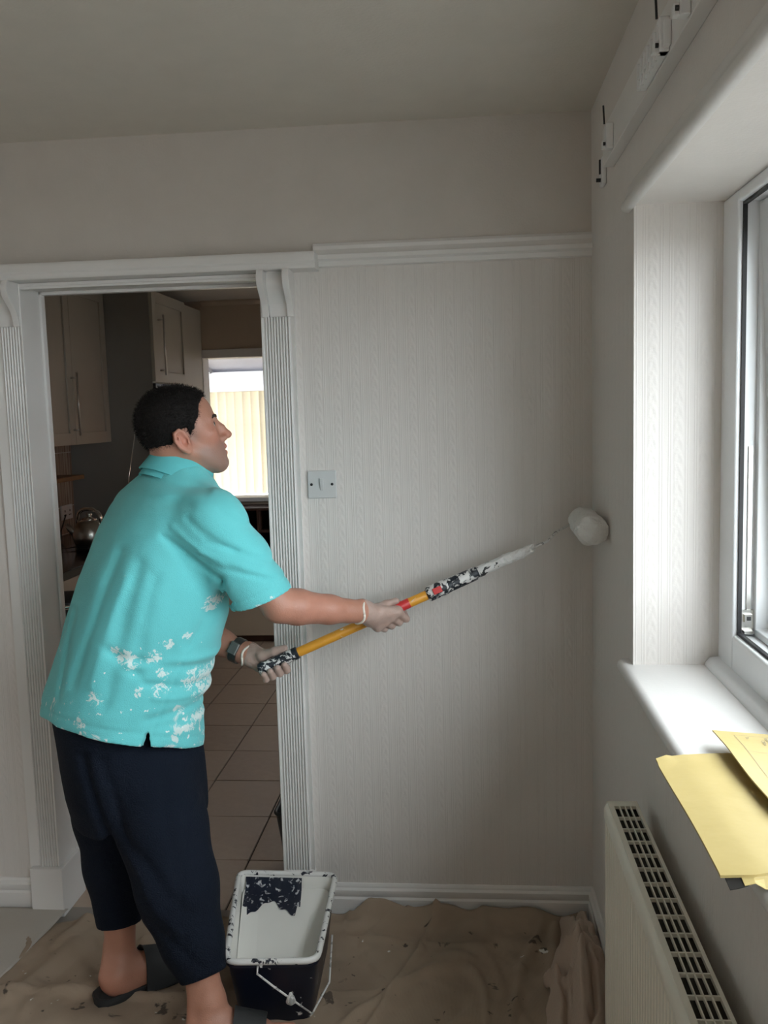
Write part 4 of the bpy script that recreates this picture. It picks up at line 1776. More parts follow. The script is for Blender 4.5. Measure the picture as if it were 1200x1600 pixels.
# ------------------------------------------------------------------ paint scuttle (tray)
RZ = 0.205
TL, TR, BR, BL = [at_z(px, py, RZ) for px, py in ((372, 1362), (527, 1366), (497, 1504), (350, 1506))]
ps = thing('paint_scuttle', ((TL + BR) / 2 * [1, 1, 0]).tolist(), 'black paint scuttle full of white paint at the painter\'s feet', 'paint tray')
cxy = (TL + TR + BR + BL) / 4


def ring_pts(scale, z, rc=0.035, n=6, near_in=0.0):
    cs = [TL, TR, BR, BL]
    out = []
    for i in range(4):
        p0 = cxy + (cs[i] - cxy) * scale
        pa = cxy + (cs[i - 1] - cxy) * scale
        pb = cxy + (cs[(i + 1) % 4] - cxy) * scale
        da, db = pa - p0, pb - p0
        da /= np.linalg.norm(da)
        db /= np.linalg.norm(db)
        A, B = p0 + da * rc, p0 + db * rc
        for k in range(n + 1):
            t = k / n
            q = (1 - t) ** 2 * A + 2 * t * (1 - t) * p0 + t * t * B
            out.append(np.array([q[0], q[1], z]))
    return out


def loft(rings, cap0=True, cap1=True):
    n = len(rings[0])
    vs = sum(rings, [])
    fs = []
    for i in range(len(rings) - 1):
        for k in range(n):
            fs.append((i * n + k, i * n + (k + 1) % n, (i + 1) * n + (k + 1) % n, (i + 1) * n + k))
    if cap0:
        fs.append(tuple(range(n)))
    if cap1:
        fs.append(tuple(range((len(rings) - 1) * n, len(rings) * n))[::-1])
    return vs, fs


FLOORZ = 0.014
v_, f_ = loft([ring_pts(0.80, FLOORZ), ring_pts(0.965, RZ - 0.012), ring_pts(1.0, RZ - 0.012), ring_pts(1.0, RZ), ring_pts(0.955, RZ), ring_pts(0.93, RZ - 0.02), ring_pts(0.84, 0.06)], True, True)
autosmooth(MB().add(v_, [q[::-1] for q in f_]).build('body', M['tray'], ps), 40)
rimp = ring_pts(0.975, RZ + 0.001)
autosmooth(MB().tube(rimp + [rimp[0], rimp[1]], 0.0085, 8).build('rim', M['tray_in'], ps), 60)
# paint: coats the inside walls and the sloping ramp, pool at the near end
r0 = ring_pts(0.949, RZ + 0.0010)
r0b = ring_pts(0.923, RZ - 0.020)
r1 = ring_pts(0.893, RZ - 0.060)


def pool(p):
    t = (p[1] - BR[1]) / (TR[1] - BR[1])
    q = p.copy()
    q[2] = 0.105 + 0.075 * max(0.0, t - 0.25) / 0.75
    return q


r2 = [pool(p) for p in ring_pts(0.875, RZ)]
r3 = [pool(p) for p in ring_pts(0.5, RZ, 0.03)]
v_, f_ = loft([r0, r0b, r1, r2, r3], False, True)
autosmooth(MB().add(v_, f_).build('paint', M['paint'], ps), 50)
# scraped dark patch on the far wall and the ramp
ctr, dxv, dyv = (TL + TR) / 2, (TR - TL), ((BL + BR) / 2 - (TL + TR) / 2)
pv, pf = [], []
nx = 40
for j in range(5):
    for i in range(nx + 1):
        u = i / nx
        w0 = 0.09 + 0.56 * u
        jag = 0.26 + 0.012 * math.sin(31 * u) + 0.02 * math.sin(13 * u + 1) - 0.13 * math.exp(-((u - 0.50) / 0.17) ** 2)
        if u < 0.08 or u > 0.94:
            jag *= 0.7
        v = 0.045 + jag * (j / 4)
        p = TL + dxv * w0 + dyv * v
        zz = 0.105 + 0.075 * max(0.0, (1 - v) - 0.25) / 0.75
        t_ = min(1.0, max(0.0, (v - 0.045) / 0.05))
        p[2] = (RZ - 0.004) * (1 - t_) + (zz + 0.0025) * t_
        pv.append(p)
for j in range(4):
    for i in range(nx):
        a = j * (nx + 1) + i
        pf.append((a, a + nx + 1, a + nx + 2, a + 1))
MB().add(pv, pf).build('scraped_patch', M['tray_patch'], ps, True)
# wire handle hanging down the near side
q0 = BL + (BR - BL) * 0.36 + [0, -0.012, -0.02]
q1 = BL + (BR - BL) * 0.92 + [0, -0.004, -0.135]
hp = [q0 + [0, 0.010, 0.015], q0, q0 + (q1 - q0) * 0.25 + [0.004, -0.006, 0.0], q0 + (q1 - q0) * 0.6 + [0.002, -0.006, 0.002], q1, q1 + [0.03, 0.10, 0.02], TR * 0.5 + BR * 0.5 + [0.008, 0, -0.06]]
MB().tube(hp, 0.0028, 8).build('wire_handle', M['wire'], ps, True)
qq = q0 + (q1 - q0) * 0.62
MB().lathe(qq + [0, -0.006, -0.012], [(0.004, 0), (0.013, 0.008), (0.010, 0.018), (0.003, 0.032)], 12).build('handle_grip', M['wire'], ps, True)

# ================================================================== THE PERSON
FA = math.radians(39)
FW = np.array([math.cos(FA), math.sin(FA), 0.0])       # the way the body faces
RT = np.array([math.sin(FA), -math.cos(FA), 0.0])      # his right
UP = np.array([0, 0, 1.0])
PERSON_LOC = (-0.82, 2.2, 0.0)
pr_ = thing('person', PERSON_LOC, 'person in turquoise polo shirt and navy cropped trousers reaching with a roller pole', 'person')

J = {}
J['pelvis'] = at(205, 1120, 2.27)
J['spine'] = at(222, 985, 2.30)
J['chest'] = at(258, 850, 2.32)
J['neck0'] = at(272, 752, 2.325)
J['head'] = at(280, 668, 2.31)
J['rsho'] = at(333, 815, 2.19)
J['lsho'] = at(222, 800, 2.47)
J['relb'] = at(436, 946, 2.26)
J['rwri'] = at(560, 956, 2.395)
J['lelb'] = at(285, 975, 2.56)
J['lwri'] = at(384, 1022, 2.505)

# ---- the pole the hands hold
PA = at(404, 1047, 2.445)                 # lower end
PB = at(830, 857, 2.555)                  # upper end of the caked handle
PU = (PB - PA) / np.linalg.norm(PB - PA)
TOCAM = CAM - (PA + PB) / 2
PW = TOCAM - PU * (TOCAM @ PU)
PW /= np.linalg.norm(PW)                  # across the pole, to the viewer
PV = np.cross(PW, PU)
if PV[2] < 0:
    PV = -PV                              # across the pole, upward


def pole_px(px):
    """point of the pole axis seen at a photo column"""
    lo, hi = 0.0, 1.2
    for _ in range(40):
        m = (lo + hi) / 2
        p = PA + PU * m
        d = p - CAM
        x = 600 + F_PX * (d @ C_R) / (d @ C_F)
        if x < px:
            lo = m
        else:
            hi = m
    return lo


def around(s, ang, r):
    """place round the pole: ang 0 = viewer side, 90 = below, 180 = far side, 270 = above"""
    a = math.radians(ang)
    return PA + PU * s + r * (math.cos(a) * PW - math.sin(a) * PV)


# ---- head frame
HY, HP = math.radians(23), math.radians(14)
hf = np.array([math.cos(HY) * math.cos(HP), math.sin(HY) * math.cos(HP), math.sin(HP)])
hl = np.array([-math.sin(HY), math.cos(HY), 0.0])
hu = np.cross(hf, hl)
HR = np.stack([hf, hl, hu], 1)
HO = J['head']


def H(x, y, z):
    return HO + HR @ np.array([x, y, z])


def rot_local(base, ax, deg):
    a = math.radians(deg)
    c, s = math.cos(a), math.sin(a)
    m = {'x': [[1, 0, 0], [0, c, -s], [0, s, c]], 'y': [[c, 0, s], [0, 1, 0], [-s, 0, c]], 'z': [[c, -s, 0], [s, c, 0], [0, 0, 1]]}[ax]
    return base @ np.array(m)


def skull(f, g=0.0):
    f.ell(H(-0.012, 0, 0.030), (0.086 + g, 0.073 + g, 0.076 + g), HR, 0.0)
    f.ell(H(-0.030, 0, 0.008), (0.064 + g, 0.067 + g, 0.068 + g), HR, 0.02)
    f.ell(H(0.030, 0, 0.022), (0.062 + g, 0.062 + g, 0.060 + g), HR, 0.03)


def head_forms(f):
    skull(f)
    # face mass, cheeks, jaw
    f.ell(H(0.036, 0, -0.030), (0.054, 0.060, 0.075), HR, 0.03)
    f.ell(H(0.045, 0, -0.080), (0.046, 0.047, 0.050), HR, 0.03)
    for s in (-1, 1):
        f.cone(H(0.000, s * 0.056, -0.062), H(0.066, s * 0.026, -0.112), 0.016, 0.017, 0.03)
        f.ell(H(0.060, s * 0.043, -0.034), (0.022, 0.019, 0.018), HR, 0.025)
    f.ell(H(0.078, 0, -0.117), (0.020, 0.022, 0.020), HR, 0.02)
    f.cone(H(0.066, -0.012, -0.121), H(0.066, 0.012, -0.121), 0.015, 0.015, 0.02)
    # brow ridge
    for s in (-1, 1):
        f.cone(H(0.087, s * 0.010, 0.000), H(0.074, s * 0.042, 0.002), 0.009, 0.009, 0.014)
    # eye sockets
    for s in (-1, 1):
        f.ell(H(0.097, s * 0.033, -0.014), (0.013, 0.016, 0.0095), HR, 0.008, 'cut')
        f.ell(H(0.0735, s * 0.031, -0.014), (0.0125, 0.0125, 0.0120), HR, 0.004)
        # lids
        f.cone(H(0.083, s * 0.020, -0.008), H(0.076, s * 0.043, -0.010), 0.0035, 0.0035, 0.004)
        f.cone(H(0.083, s * 0.021, -0.021), H(0.075, s * 0.043, -0.019), 0.003, 0.003, 0.004)
    # nose
    f.cone(H(0.0885, 0, -0.006), H(0.1050, 0, -0.029), 0.0090, 0.0086, 0.010)
    f.cone(H(0.1050, 0, -0.029), H(0.1125, 0, -0.047), 0.0086, 0.0100, 0.006)
    f.ell(H(0.114, 0, -0.052), (0.0125, 0.011, 0.0095), HR, 0.008)
    for s in (-1, 1):
        f.ell(H(0.100, s * 0.012, -0.057), (0.012, 0.008, 0.008), HR, 0.006)
        f.ell(H(0.103, s * 0.006, -0.066), (0.005, 0.0035, 0.004), HR, 0.003, 'cut')
    # mouth: muzzle, lips and the gap between them
    f.ell(H(0.080, 0, -0.085), (0.018, 0.026, 0.022), HR, 0.02)
    f.cone(H(0.0985, -0.005, -0.0785), H(0.0985, 0.005, -0.0785), 0.0058, 0.0058, 0.007)
    f.cone(H(0.096, -0.010, -0.0795), H(0.084, -0.024, -0.085), 0.005, 0.003, 0.006)
    f.cone(H(0.096, 0.010, -0.0795), H(0.084, 0.024, -0.085), 0.005, 0.003, 0.006)
    f.cone(H(0.0935, -0.009, -0.0945), H(0.0935, 0.009, -0.0945), 0.0062, 0.0062, 0.007)
    f.cone(H(0.110, -0.018, -0.0868), H(0.110, 0.018, -0.0868), 0.0025, 0.0025, 0.002, 'cut')
    for a, b in (((0.104, -0.015, -0.0868), (0.104, 0.015, -0.0868)), ((0.098, -0.018, -0.0868), (0.098, 0.018, -0.0868))):
        f.cone(H(*a), H(*b), 0.0026, 0.0026, 0.003, 'cut')
    f.cone(H(0.1045, -0.010, -0.1065), H(0.1045, 0.010, -0.1065), 0.0055, 0.0055, 0.008, 'cut')
    f.cone(H(0.082, 0, -0.022), H(0.097, 0, -0.052), 0.0125, 0.0115, 0.006)
    # ears
    for s in (-1, 1):
        E = rot_local(rot_local(HR, 'z', -s * 18), 'y', -12)
        c = H(-0.008, s * 0.074, -0.033)
        f.ell(c, (0.019, 0.0065, 0.031), E, 0.005)

        def e(x, z, y=0.0):
            return c + E @ np.array([x, s * (0.004 + y), z])
        rim = [e(0.013, 0.004), e(0.012, 0.020), e(0.002, 0.030), e(-0.012, 0.026), e(-0.0185, 0.010), e(-0.017, -0.008), e(-0.009, -0.021)]
        for a, b in zip(rim[:-1], rim[1:]):
            f.cone(a, b, 0.0042, 0.0042, 0.003)
        f.ell(e(-0.001, -0.027), (0.009, 0.005, 0.009), E, 0.004)
        f.ell(e(0.004, -0.004, 0.004), (0.0095, 0.012, 0.012), E, 0.0, 'cut')
        f.ell(e(-0.004, 0.013, 0.004), (0.011, 0.009, 0.011), E, 0.0, 'cut')
        f.cone(e(-0.009, -0.012, 0.0), e(-0.006, 0.016, 0.0), 0.003, 0.003, 0.002)
        f.cone(e(0.012, -0.006, 0.001), e(0.011, -0.013, 0.001), 0.0035, 0.003, 0.003)
    # neck
    f.cone(H(-0.030, 0, -0.055), J['neck0'] + FW * 0.005, 0.057, 0.062, 0.03)
    f.cone(H(0.012, 0, -0.085), J['neck0'] + FW * 0.035, 0.040, 0.045, 0.03)


# ---- hands
GR = pole_px(601)
GL = pole_px(424)
RF, LF = [], []
# right hand: the back of it towards the viewer, fingers passing under the pole
for k, (ds, l) in enumerate(((0.034, 1.0), (0.0115, 1.05), (-0.011, 1.0), (-0.033, 0.88))):
    s = GR + ds + 0.008
    a = around(s - 0.006, 12 + 7 * k, 0.040 + 0.002 * k)
    RF.append(([a, around(s + 0.008, 74 + 3 * k, 0.039), around(s + 0.008, 145, 0.030), around(s + 0.005, 212, 0.027)],
               [0.0102 * l, 0.0092 * l, 0.0084 * l, 0.0076 * l]))
RTH = ([J['rwri'] + PU * 0.018 + PV * 0.012, around(GR - 0.022, 318, 0.034), around(GR + 0.016, 300, 0.0255), around(GR + 0.044, 296, 0.0225)],
       [0.015, 0.0135, 0.0108, 0.0088])
# left hand: palm up behind the pole, fingertips coming round to the viewer
for k, (ds, l) in enumerate(((0.034, 0.98), (0.012, 1.05), (-0.010, 1.0), (-0.030, 0.86))):
    s = GL + ds
    LF.append(([around(s - 0.014, 196, 0.042), around(s - 0.004, 138, 0.041), around(s + 0.001, 82, 0.033), around(s + 0.003, 36, 0.0285)],
               [0.0112 * l, 0.0102 * l, 0.0094 * l, 0.0084 * l]))
LTH = ([J['lwri'] + PU * 0.020 + PV * 0.012, around(GL - 0.018, 238, 0.040), around(GL + 0.020, 258, 0.031), around(GL + 0.052, 268, 0.0265)],
       [0.0155, 0.0135, 0.0110, 0.0088])


def hand(f, wri, elb, fingers, thumb, g=0.0):
    d = wri - elb
    d /= np.linalg.norm(d)
    f.cone(wri - d * 0.03, wri + d * 0.012, 0.0285 + g, 0.027 + g, 0.012)
    for k, (pts, rs) in enumerate(fingers):
        base = wri + d * 0.012 + (pts[0] - wri) * 0.12
        f.cone(base, pts[0], 0.0185 + g, 0.0125 + g, 0.016)
    for i in range(3):
        f.cone(fingers[i][0][0], fingers[i + 1][0][0], 0.011 + g, 0.011 + g, 0.008)
        mid_a = wri * 0.45 + fingers[i][0][0] * 0.55
        mid_b = wri * 0.45 + fingers[i + 1][0][0] * 0.55
        f.cone(mid_a, mid_b, 0.0145 + g, 0.0145 + g, 0.012)
    for pts, rs in fingers:
        for i in range(3):
            f.cone(pts[i], pts[i + 1], rs[i] + g, rs[i + 1] + g, 0.0035 if i else 0.007)
    pts, rs = thumb
    for i in range(3):
        f.cone(pts[i], pts[i + 1], rs[i] + g, rs[i + 1] + g, 0.006 if i else 0.016)
    f.cone(pts[1], fingers[0][0][0], 0.010 + g, 0.010 + g, 0.014)


def forearm(f, sho, elb, wri):
    f.cone(sho, elb, 0.052, 0.042, 0.02)
    m1 = elb + (wri - elb) * 0.22
    m2 = elb + (wri - elb) * 0.62
    f.cone(elb, m1, 0.0415, 0.0455, 0.02)
    f.cone(m1, m2, 0.0455, 0.0375, 0.015)
    f.cone(m2, wri, 0.0375, 0.0285, 0.015)


# ---- legs and feet
LEG = {}
LEG['L'] = dict(hip=at(172, 1165, 2.36), knee=at(180, 1335, 2.335), calf=at(186, 1415, 2.285), ank=at(190, 1532, 2.262))
LEG['R'] = dict(hip=at(228, 1180, 2.26), knee=at(280, 1380, 2.11), calf=at(303, 1475, 2.080), ank=at(338, 1605, 2.045))
for s, h in (('L', np.array([-0.978, 2.225])), ('R', np.array([LEG['R']['ank'][0] - 0.045, LEG['R']['ank'][1] - 0.020]))):
    LEG[s]['heel'] = h
FOOTDIR = {'L': math.radians(40), 'R': math.radians(9)}
SOLE = 0.034


def foot_pt(s, f_, r_, z):
    a = FOOTDIR[s]
    fx, fy = math.cos(a), math.sin(a)
    h = LEG[s]['heel']
    return np.array([h[0] + fx * f_ + fy * r_, h[1] + fy * f_ - fx * r_, z])


def leg_forms(f, s):
    L = LEG[s]
    sg = 1 if s == 'R' else -1                # outer side
    f.cone(L['hip'], L['knee'], 0.075, 0.055, 0.03)
    f.cone(L['knee'], L['calf'], 0.050, 0.046, 0.02)
    lo = L['calf'] + (L['ank'] - L['calf']) * 0.7
    f.cone(L['calf'], lo, 0.046, 0.038, 0.02)
    f.cone(lo, L['ank'], 0.0375, 0.0365, 0.02)
    z = SOLE
    f.cone(L['ank'], foot_pt(s, 0.022, 0, z + 0.033), 0.034, 0.031, 0.02)
    f.ell(foot_pt(s, 0.010, 0, z + 0.028), (0.034, 0.031, 0.029), None, 0.02)
    f.cone(foot_pt(s, 0.03, 0, z + 0.048), foot_pt(s, 0.135, -sg * 0.006, z + 0.034), 0.038, 0.030, 0.025)
    f.cone(L['ank'] + [0, 0, 0.0], foot_pt(s, 0.11, -sg * 0.005, z + 0.046), 0.036, 0.024, 0.03)
    f.cone(foot_pt(s, 0.16, 0.026, z + 0.019), foot_pt(s, 0.165, -0.026, z + 0.020), 0.0185, 0.0185, 0.02)
    f.cone(foot_pt(s, 0.04, 0.012, z + 0.018), foot_pt(s, 0.16, 0.020, z + 0.018), 0.02, 0.018, 0.02)
    f.cone(foot_pt(s, 0.04, -0.012, z + 0.018), foot_pt(s, 0.16, -0.020, z + 0.018), 0.02, 0.018, 0.02)
    # ankle bones
    for r in (0.034, -0.034):
        f.ell(L['ank'] + RT * r * 0.9, (0.014, 0.014, 0.017), None, 0.012)
    # Achilles tendon
    f.cone(foot_pt(s, -0.012, 0, z + 0.05), L['calf'] + (L['ank'] - L['calf']) * 0.5 - FW * 0.030, 0.012, 0.014, 0.02)
    for i, (r, ln, rad) in enumerate(((-0.030, 0.232, 0.0125), (-0.011, 0.236, 0.0095), (0.006, 0.228, 0.009), (0.022, 0.216, 0.0085), (0.037, 0.202, 0.008))):
        rr = r * (sg)
        f.cone(foot_pt(s, 0.165, rr * 0.85, z + 0.016), foot_pt(s, ln, rr, z + rad), rad + 0.002, rad, 0.005)


# ---- the body, one surface
lo = (-1.20, 1.93, 0.0)
hi = (-0.10, 2.68, 1.70)
fb = Field(lo, hi, 0.003)
head_forms(fb)
fb.cone(J['neck0'], J['chest'], 0.07, 0.12, 0.04)
fb.cone(J['chest'] + RT * 0.06, J['spine'] + RT * 0.04, 0.105, 0.10, 0.04)
fb.cone(J['chest'] - RT * 0.06, J['spine'] - RT * 0.04, 0.105, 0.10, 0.04)
fb.cone(J['spine'], J['pelvis'], 0.12, 0.125, 0.04)
fb.cone(J['neck0'], J['rsho'] + UP * 0.01, 0.05, 0.055, 0.04)
fb.cone(J['neck0'], J['lsho'], 0.05, 0.055, 0.04)
forearm(fb, J['rsho'], J['relb'], J['rwri'])
forearm(fb, J['lsho'], J['lelb'], J['lwri'])
hand(fb, J['rwri'], J['relb'], RF, RTH)
hand(fb, J['lwri'], J['lelb'], LF, LTH)
leg_forms(fb, 'L')
leg_forms(fb, 'R')
P_, Q_ = fb.mesh(1)
del fb
q = (P_ - HO) @ HR                        # head coordinates of every point
hx, hy, hz = q[:, 0], q[:, 1], q[:, 2]
inhead = (np.abs(hx) < 0.14) & (np.abs(hy) < 0.1) & (np.abs(hz) < 0.16)


def sstep(a, b, x):
    t = np.clip((x - a) / (b - a), 0, 1)
    return t * t * (3 - 2 * t)


beard = inhead * sstep(-0.050, -0.075, hz) * sstep(0.005, 0.035, hx) * 0.9
beard = np.maximum(beard, inhead * sstep(0.084, 0.09, hx) * sstep(-0.064, -0.068, hz) * (1 - sstep(0.103, 0.108, hx)) * 0.8)
lip = inhead * (hx > 0.085) * (np.abs(hy) < 0.021) * (sstep(-0.1015, -0.099, hz) - sstep(-0.0745, -0.072, hz))
beard = beard * (1 - lip)
beard = np.maximum(beard, inhead * sstep(0.045, 0.020, hx) * sstep(-0.05, -0.03, hz) * sstep(0.005, 0.012, hx) * (np.abs(hy) > 0.045) * 0.8)
flush = inhead * np.maximum(np.exp(-((hx - 0.07) ** 2 + (np.abs(hy) - 0.045) ** 2 + (hz + 0.04) ** 2) / 0.0009),
                            np.exp(-((hx - 0.113) ** 2 + hy ** 2 + (hz + 0.052) ** 2) / 0.0003)) * 0.8
flush = np.maximum(flush, inhead * np.exp(-((hx + 0.01) ** 2 + (np.abs(hy) - 0.08) ** 2 + (hz + 0.035) ** 2) / 0.0006))
ra_ = np.linalg.norm(P_ - (J['relb'] * 0.6 + J['rwri'] * 0.4), axis=1)
flush = np.maximum(flush, 0.35 * np.exp(-(ra_ / 0.12) ** 2))
for s in 'LR':
    hl_ = foot_pt(s, 0.0, 0, SOLE + 0.02)
    flush = np.maximum(flush, 0.8 * np.exp(-(np.linalg.norm(P_ - hl_, axis=1) / 0.04) ** 2))
body = link_np('body', P_, Q_, M['skin'], pr_, dict(beard=beard, lip=lip, flush=flush))

# eyes
for s in (-1, 1):
    c = H(0.0758, s * 0.032, -0.0145)
    m = MB().lathe(c, [(0.0118 * math.sin(math.pi * k / 10), -0.0118 * math.cos(math.pi * k / 10)) for k in range(11)], 18, hf)
    eo = m.build('eye', M['eye_w'], pr_, True)
    m = MB().lathe(c + hf * 0.0109 + hu * 0.001, [(0.0078, -0.0035), (0.0070, -0.0008), (0.0045, 0.0010), (0.0005, 0.0018)], 16, hf)
    m.build('iris', M['iris'], eo, True)
    m = MB().tube([H(0.0880, s * 0.022, -0.0080), H(0.0865, s * 0.032, -0.0070), H(0.0800, s * 0.043, -0.0105), H(0.0765, s * 0.047, -0.0130)], [0.0010, 0.0016, 0.0016, 0.0008], 6)
    m.build('eyelashes', M['brow'], eo, True)

# hair: a close cropped cap with short strands
fh = Field(HO - 0.16, HO + 0.16, 0.0026)
skull(fh, 0.006)


def hairline(X, Y, Z):
    dx, dy, dz = X - HO[0], Y - HO[1], Z - HO[2]
    a = dx * hf[0] + dy * hf[1] + dz * hf[2]
    b = dx * hl[0] + dy * hl[1] + dz * hl[2]
    c = dx * hu[0] + dy * hu[1] + dz * hu[2]
    g = np.interp(a, [-0.12, -0.085, -0.060, -0.034, -0.028, 0.012, 0.014, 0.027, 0.034, 0.046, 0.058, 0.074, 0.090, 0.12],
                  [-0.055, -0.055, -0.060, -0.056, -0.004, -0.002, -0.036, -0.036, 0.000, 0.012, 0.044, 0.058, 0.064, 0.085])
    n_ = vnoise(X * 130 + 0 * Z + 0 * Y, Y * 130 + 0 * X + 0 * Z, Z * 130 + 0 * X + 0 * Y, 71)
    return g - c + 0.006 * (n_ - 0.5)


fh.put(lambda X, Y, Z: -hairline(X, Y, Z), HO - 0.16, HO + 0.16, 0.008, 'cut')
fh.warp(lambda X, Y, Z: 0.003 * (vnoise(X * 160 + 0 * Z, Y * 160, Z * 160 + 0 * X, 73) - 0.5))
P_, Q_ = fh.mesh(1)
# strands
nv = len(P_)
e1_ = P_[Q_[:, 1]] - P_[Q_[:, 0]]
e2_ = P_[Q_[:, 3]] - P_[Q_[:, 0]]
fn_ = np.cross(e1_, e2_)
fn_ /= np.linalg.norm(fn_, axis=1, keepdims=True) + 1e-12
pick = RNG.choice(len(Q_), min(9000, len(Q_)), replace=False)
base = P_[Q_[pick, 0]]
nr = fn_[pick]
out = np.einsum('ij,ij->i', nr, base - H(-0.01, 0, 0.02)) > 0
base, nr = base[out], nr[out]
lie = np.stack([RNG.normal(0, 0.35, len(base)), RNG.normal(0, 0.35, len(base)), RNG.normal(-0.3, 0.3, len(base))], 1)
dirn = nr * 0.75 + lie * 0.8 - hf * 0.15
dirn /= np.linalg.norm(dirn, axis=1, keepdims=True)
tip = base + dirn * RNG.uniform(0.004, 0.009, (len(base), 1))
side = np.cross(dirn, nr + 0.01)
side /= np.linalg.norm(side, axis=1, keepdims=True) + 1e-9
side *= 0.0006
n2 = len(base)
PP = np.concatenate([P_, base - side, base + side, tip + side * .3, tip - side * .3])
i_ = np.arange(n2)
QQ = np.concatenate([Q_, np.stack([nv + i_, nv + n2 + i_, nv + 2 * n2 + i_, nv + 3 * n2 + i_], 1)])
link_np('hair', PP, QQ, M['hair'], pr_)
# eyebrows
for s in (-1, 1):
    m = MB().tube([H(0.0975, s * 0.010, 0.001), H(0.0955, s * 0.022, 0.006), H(0.0895, s * 0.037, 0.007), H(0.0820, s * 0.049, 0.002)], [0.0026, 0.0040, 0.0038, 0.0016], 8)
    m.build('eyebrow', M['brow'], pr_, True)

# gloves: a thin skin over each hand, and the rolled cuff
for wri, elb, fg, th in ((J['rwri'], J['relb'], RF, RTH), (J['lwri'], J['lelb'], LF, LTH)):
    c = wri + PU * 0.05
    fg_ = Field(c - 0.13, c + 0.13, 0.0026)
    hand(fg_, wri, elb, fg, th, 0.0012)
    d = (wri - elb) / np.linalg.norm(wri - elb)
    fg_.plane_cut(wri + d * 0.004, -d)
    P_, Q_ = fg_.mesh(1)
    go = link_np('glove', P_, Q_, M['glove'], pr_)
    tilt = d + PU * 0.15 - PV * 0.15
    tilt /= np.linalg.norm(tilt)
    s1 = np.cross(tilt, UP)
    s1 /= np.linalg.norm(s1)
    s2 = np.cross(tilt, s1)
    ring = [wri + d * 0.004 + 0.0318 * (math.cos(a) * s1 + math.sin(a) * s2) + tilt * 0.004 * math.sin(3 * a) for a in np.linspace(0, 2 * math.pi, 25)]
    MB().tube(ring, 0.0036, 8).build('cuff', M['glove_cuff'], go, True)

# wrist watch on the left arm
d = (J['lwri'] - J['lelb']) / np.linalg.norm(J['lwri'] - J['lelb'])
wc_ = J['lwri'] - d * 0.026
s1 = np.cross(d, UP)
s1 /= np.linalg.norm(s1)
s2 = np.cross(s1, d)
vs, fs = [], []
nn = 28
for k in range(nn):
    a = 2 * math.pi * k / nn
    o_ = math.cos(a) * s1 + math.sin(a) * s2
    for rr, hh in ((0.0335, -0.012), (0.0375, -0.012), (0.0375, 0.012), (0.0335, 0.012)):
        vs.append(wc_ + o_ * rr + d * hh)
for k in range(nn):
    b, c = 4 * k, 4 * ((k + 1) % nn)
    for i in range(4):
        fs.append((b + i, b + (i + 1) % 4, c + (i + 1) % 4, c + i))
wo_ = autosmooth(MB().add(vs, fs).build('watch', M['watch_band'], pr_), 40)
fdir = CAM - wc_
fdir -= d * (fdir @ d)
fdir /= np.linalg.norm(fdir)
sd = np.cross(d, fdir)
m = MB()
v8 = []
for z in (0.034, 0.045):
    for a, b in ((-1, -1), (1, -1), (1, 1), (-1, 1)):
        v8.append(wc_ + fdir * z + d * a * 0.014 + sd * b * 0.018)
m.add(v8, [(0, 3, 2, 1), (4, 5, 6, 7), (0, 1, 5, 4), (1, 2, 6, 5), (2, 3, 7, 6), (3, 0, 4, 7)])
bevel(m.build('watch_case', M['watch_face'], wo_), 0.003)


# ---- clothes
def loft_fn(levels, fgrain=True):
    """torso-like form: ellipses (z, centre, half width, half depth) joined smoothly"""
    zs = np.array([l[0] for l in levels])[::-1]
    cx = np.array([l[1][0] for l in levels])[::-1]
    cy = np.array([l[1][1] for l in levels])[::-1]
    A = np.array([l[2] for l in levels])[::-1]
    B = np.array([l[3] for l in levels])[::-1]

    def fn(X, Y, Z):
        z = Z[0, 0, :]
        ccx, ccy = np.interp(z, zs, cx)[None, None, :], np.interp(z, zs, cy)[None, None, :]
        a, b = np.interp(z, zs, A)[None, None, :], np.interp(z, zs, B)[None, None, :]
        dx, dy = X - ccx, Y - ccy
        r = dx * RT[0] + dy * RT[1]
        f = dx * FW[0] + dy * FW[1]
        e = 2.25
        k = (np.abs(r / a) ** e + np.abs(f / b) ** e) ** (1 / e)
        d = (k - 1.0) * np.minimum(a, b) * 0.95
        d = np.maximum(d, Z - zs[-1])
        return np.maximum(d, zs[0] - Z)
    return fn, zs


def level(py, xl, xr, a, Y):
    """ellipse that spans photo columns xl..xr at row py"""
    L, R_ = at(xl, py, Y), at(xr, py, Y)
    c = (L + R_) / 2
    v = np.array([c[0], c[1]]) / np.hypot(c[0], c[1])
    I = np.array([v[1], -v[0]])
    half = 0.5 * (R_[0] - L[0]) * I[0]
    ri, fi = RT[0] * I[0] + RT[1] * I[1], FW[0] * I[0] + FW[1] * I[1]
    b = math.sqrt(max(half ** 2 - (a * ri) ** 2, 1e-4)) / fi
    return (c[2], c, a, b)


SH = [level(*q) for q in ((724, 238, 318, .085, 2.325), (745, 214, 330, .125, 2.325), (765, 192, 346, .17, 2.325), (790, 174, 362, .195, 2.325),
                          (820, 158, 368, .21, 2.32), (850, 146, 368, .215, 2.32), (900, 127, 366, .215, 2.31), (960, 109, 358, .21, 2.30),
                          (1000, 98, 347, .21, 2.30), (1040, 85, 335, .21, 2.29), (1080, 72, 324, .212, 2.28), (1105, 68, 316, .215, 2.28),
                          (1125, 66, 318, .218, 2.27), (1150, 66, 320, .22, 2.27), (1175, 64, 318, .22, 2.27), (1215, 62, 318, .222, 2.27))]
sfn, zs_ = loft_fn(SH)
fs_ = Field((-1.24, 1.90, 0.62), (-0.36, 2.72, 1.55), 0.0042)
fs_.put(sfn, (-1.24, 1.90, 0.60), (-0.40, 2.72, 1.50), 0.0)
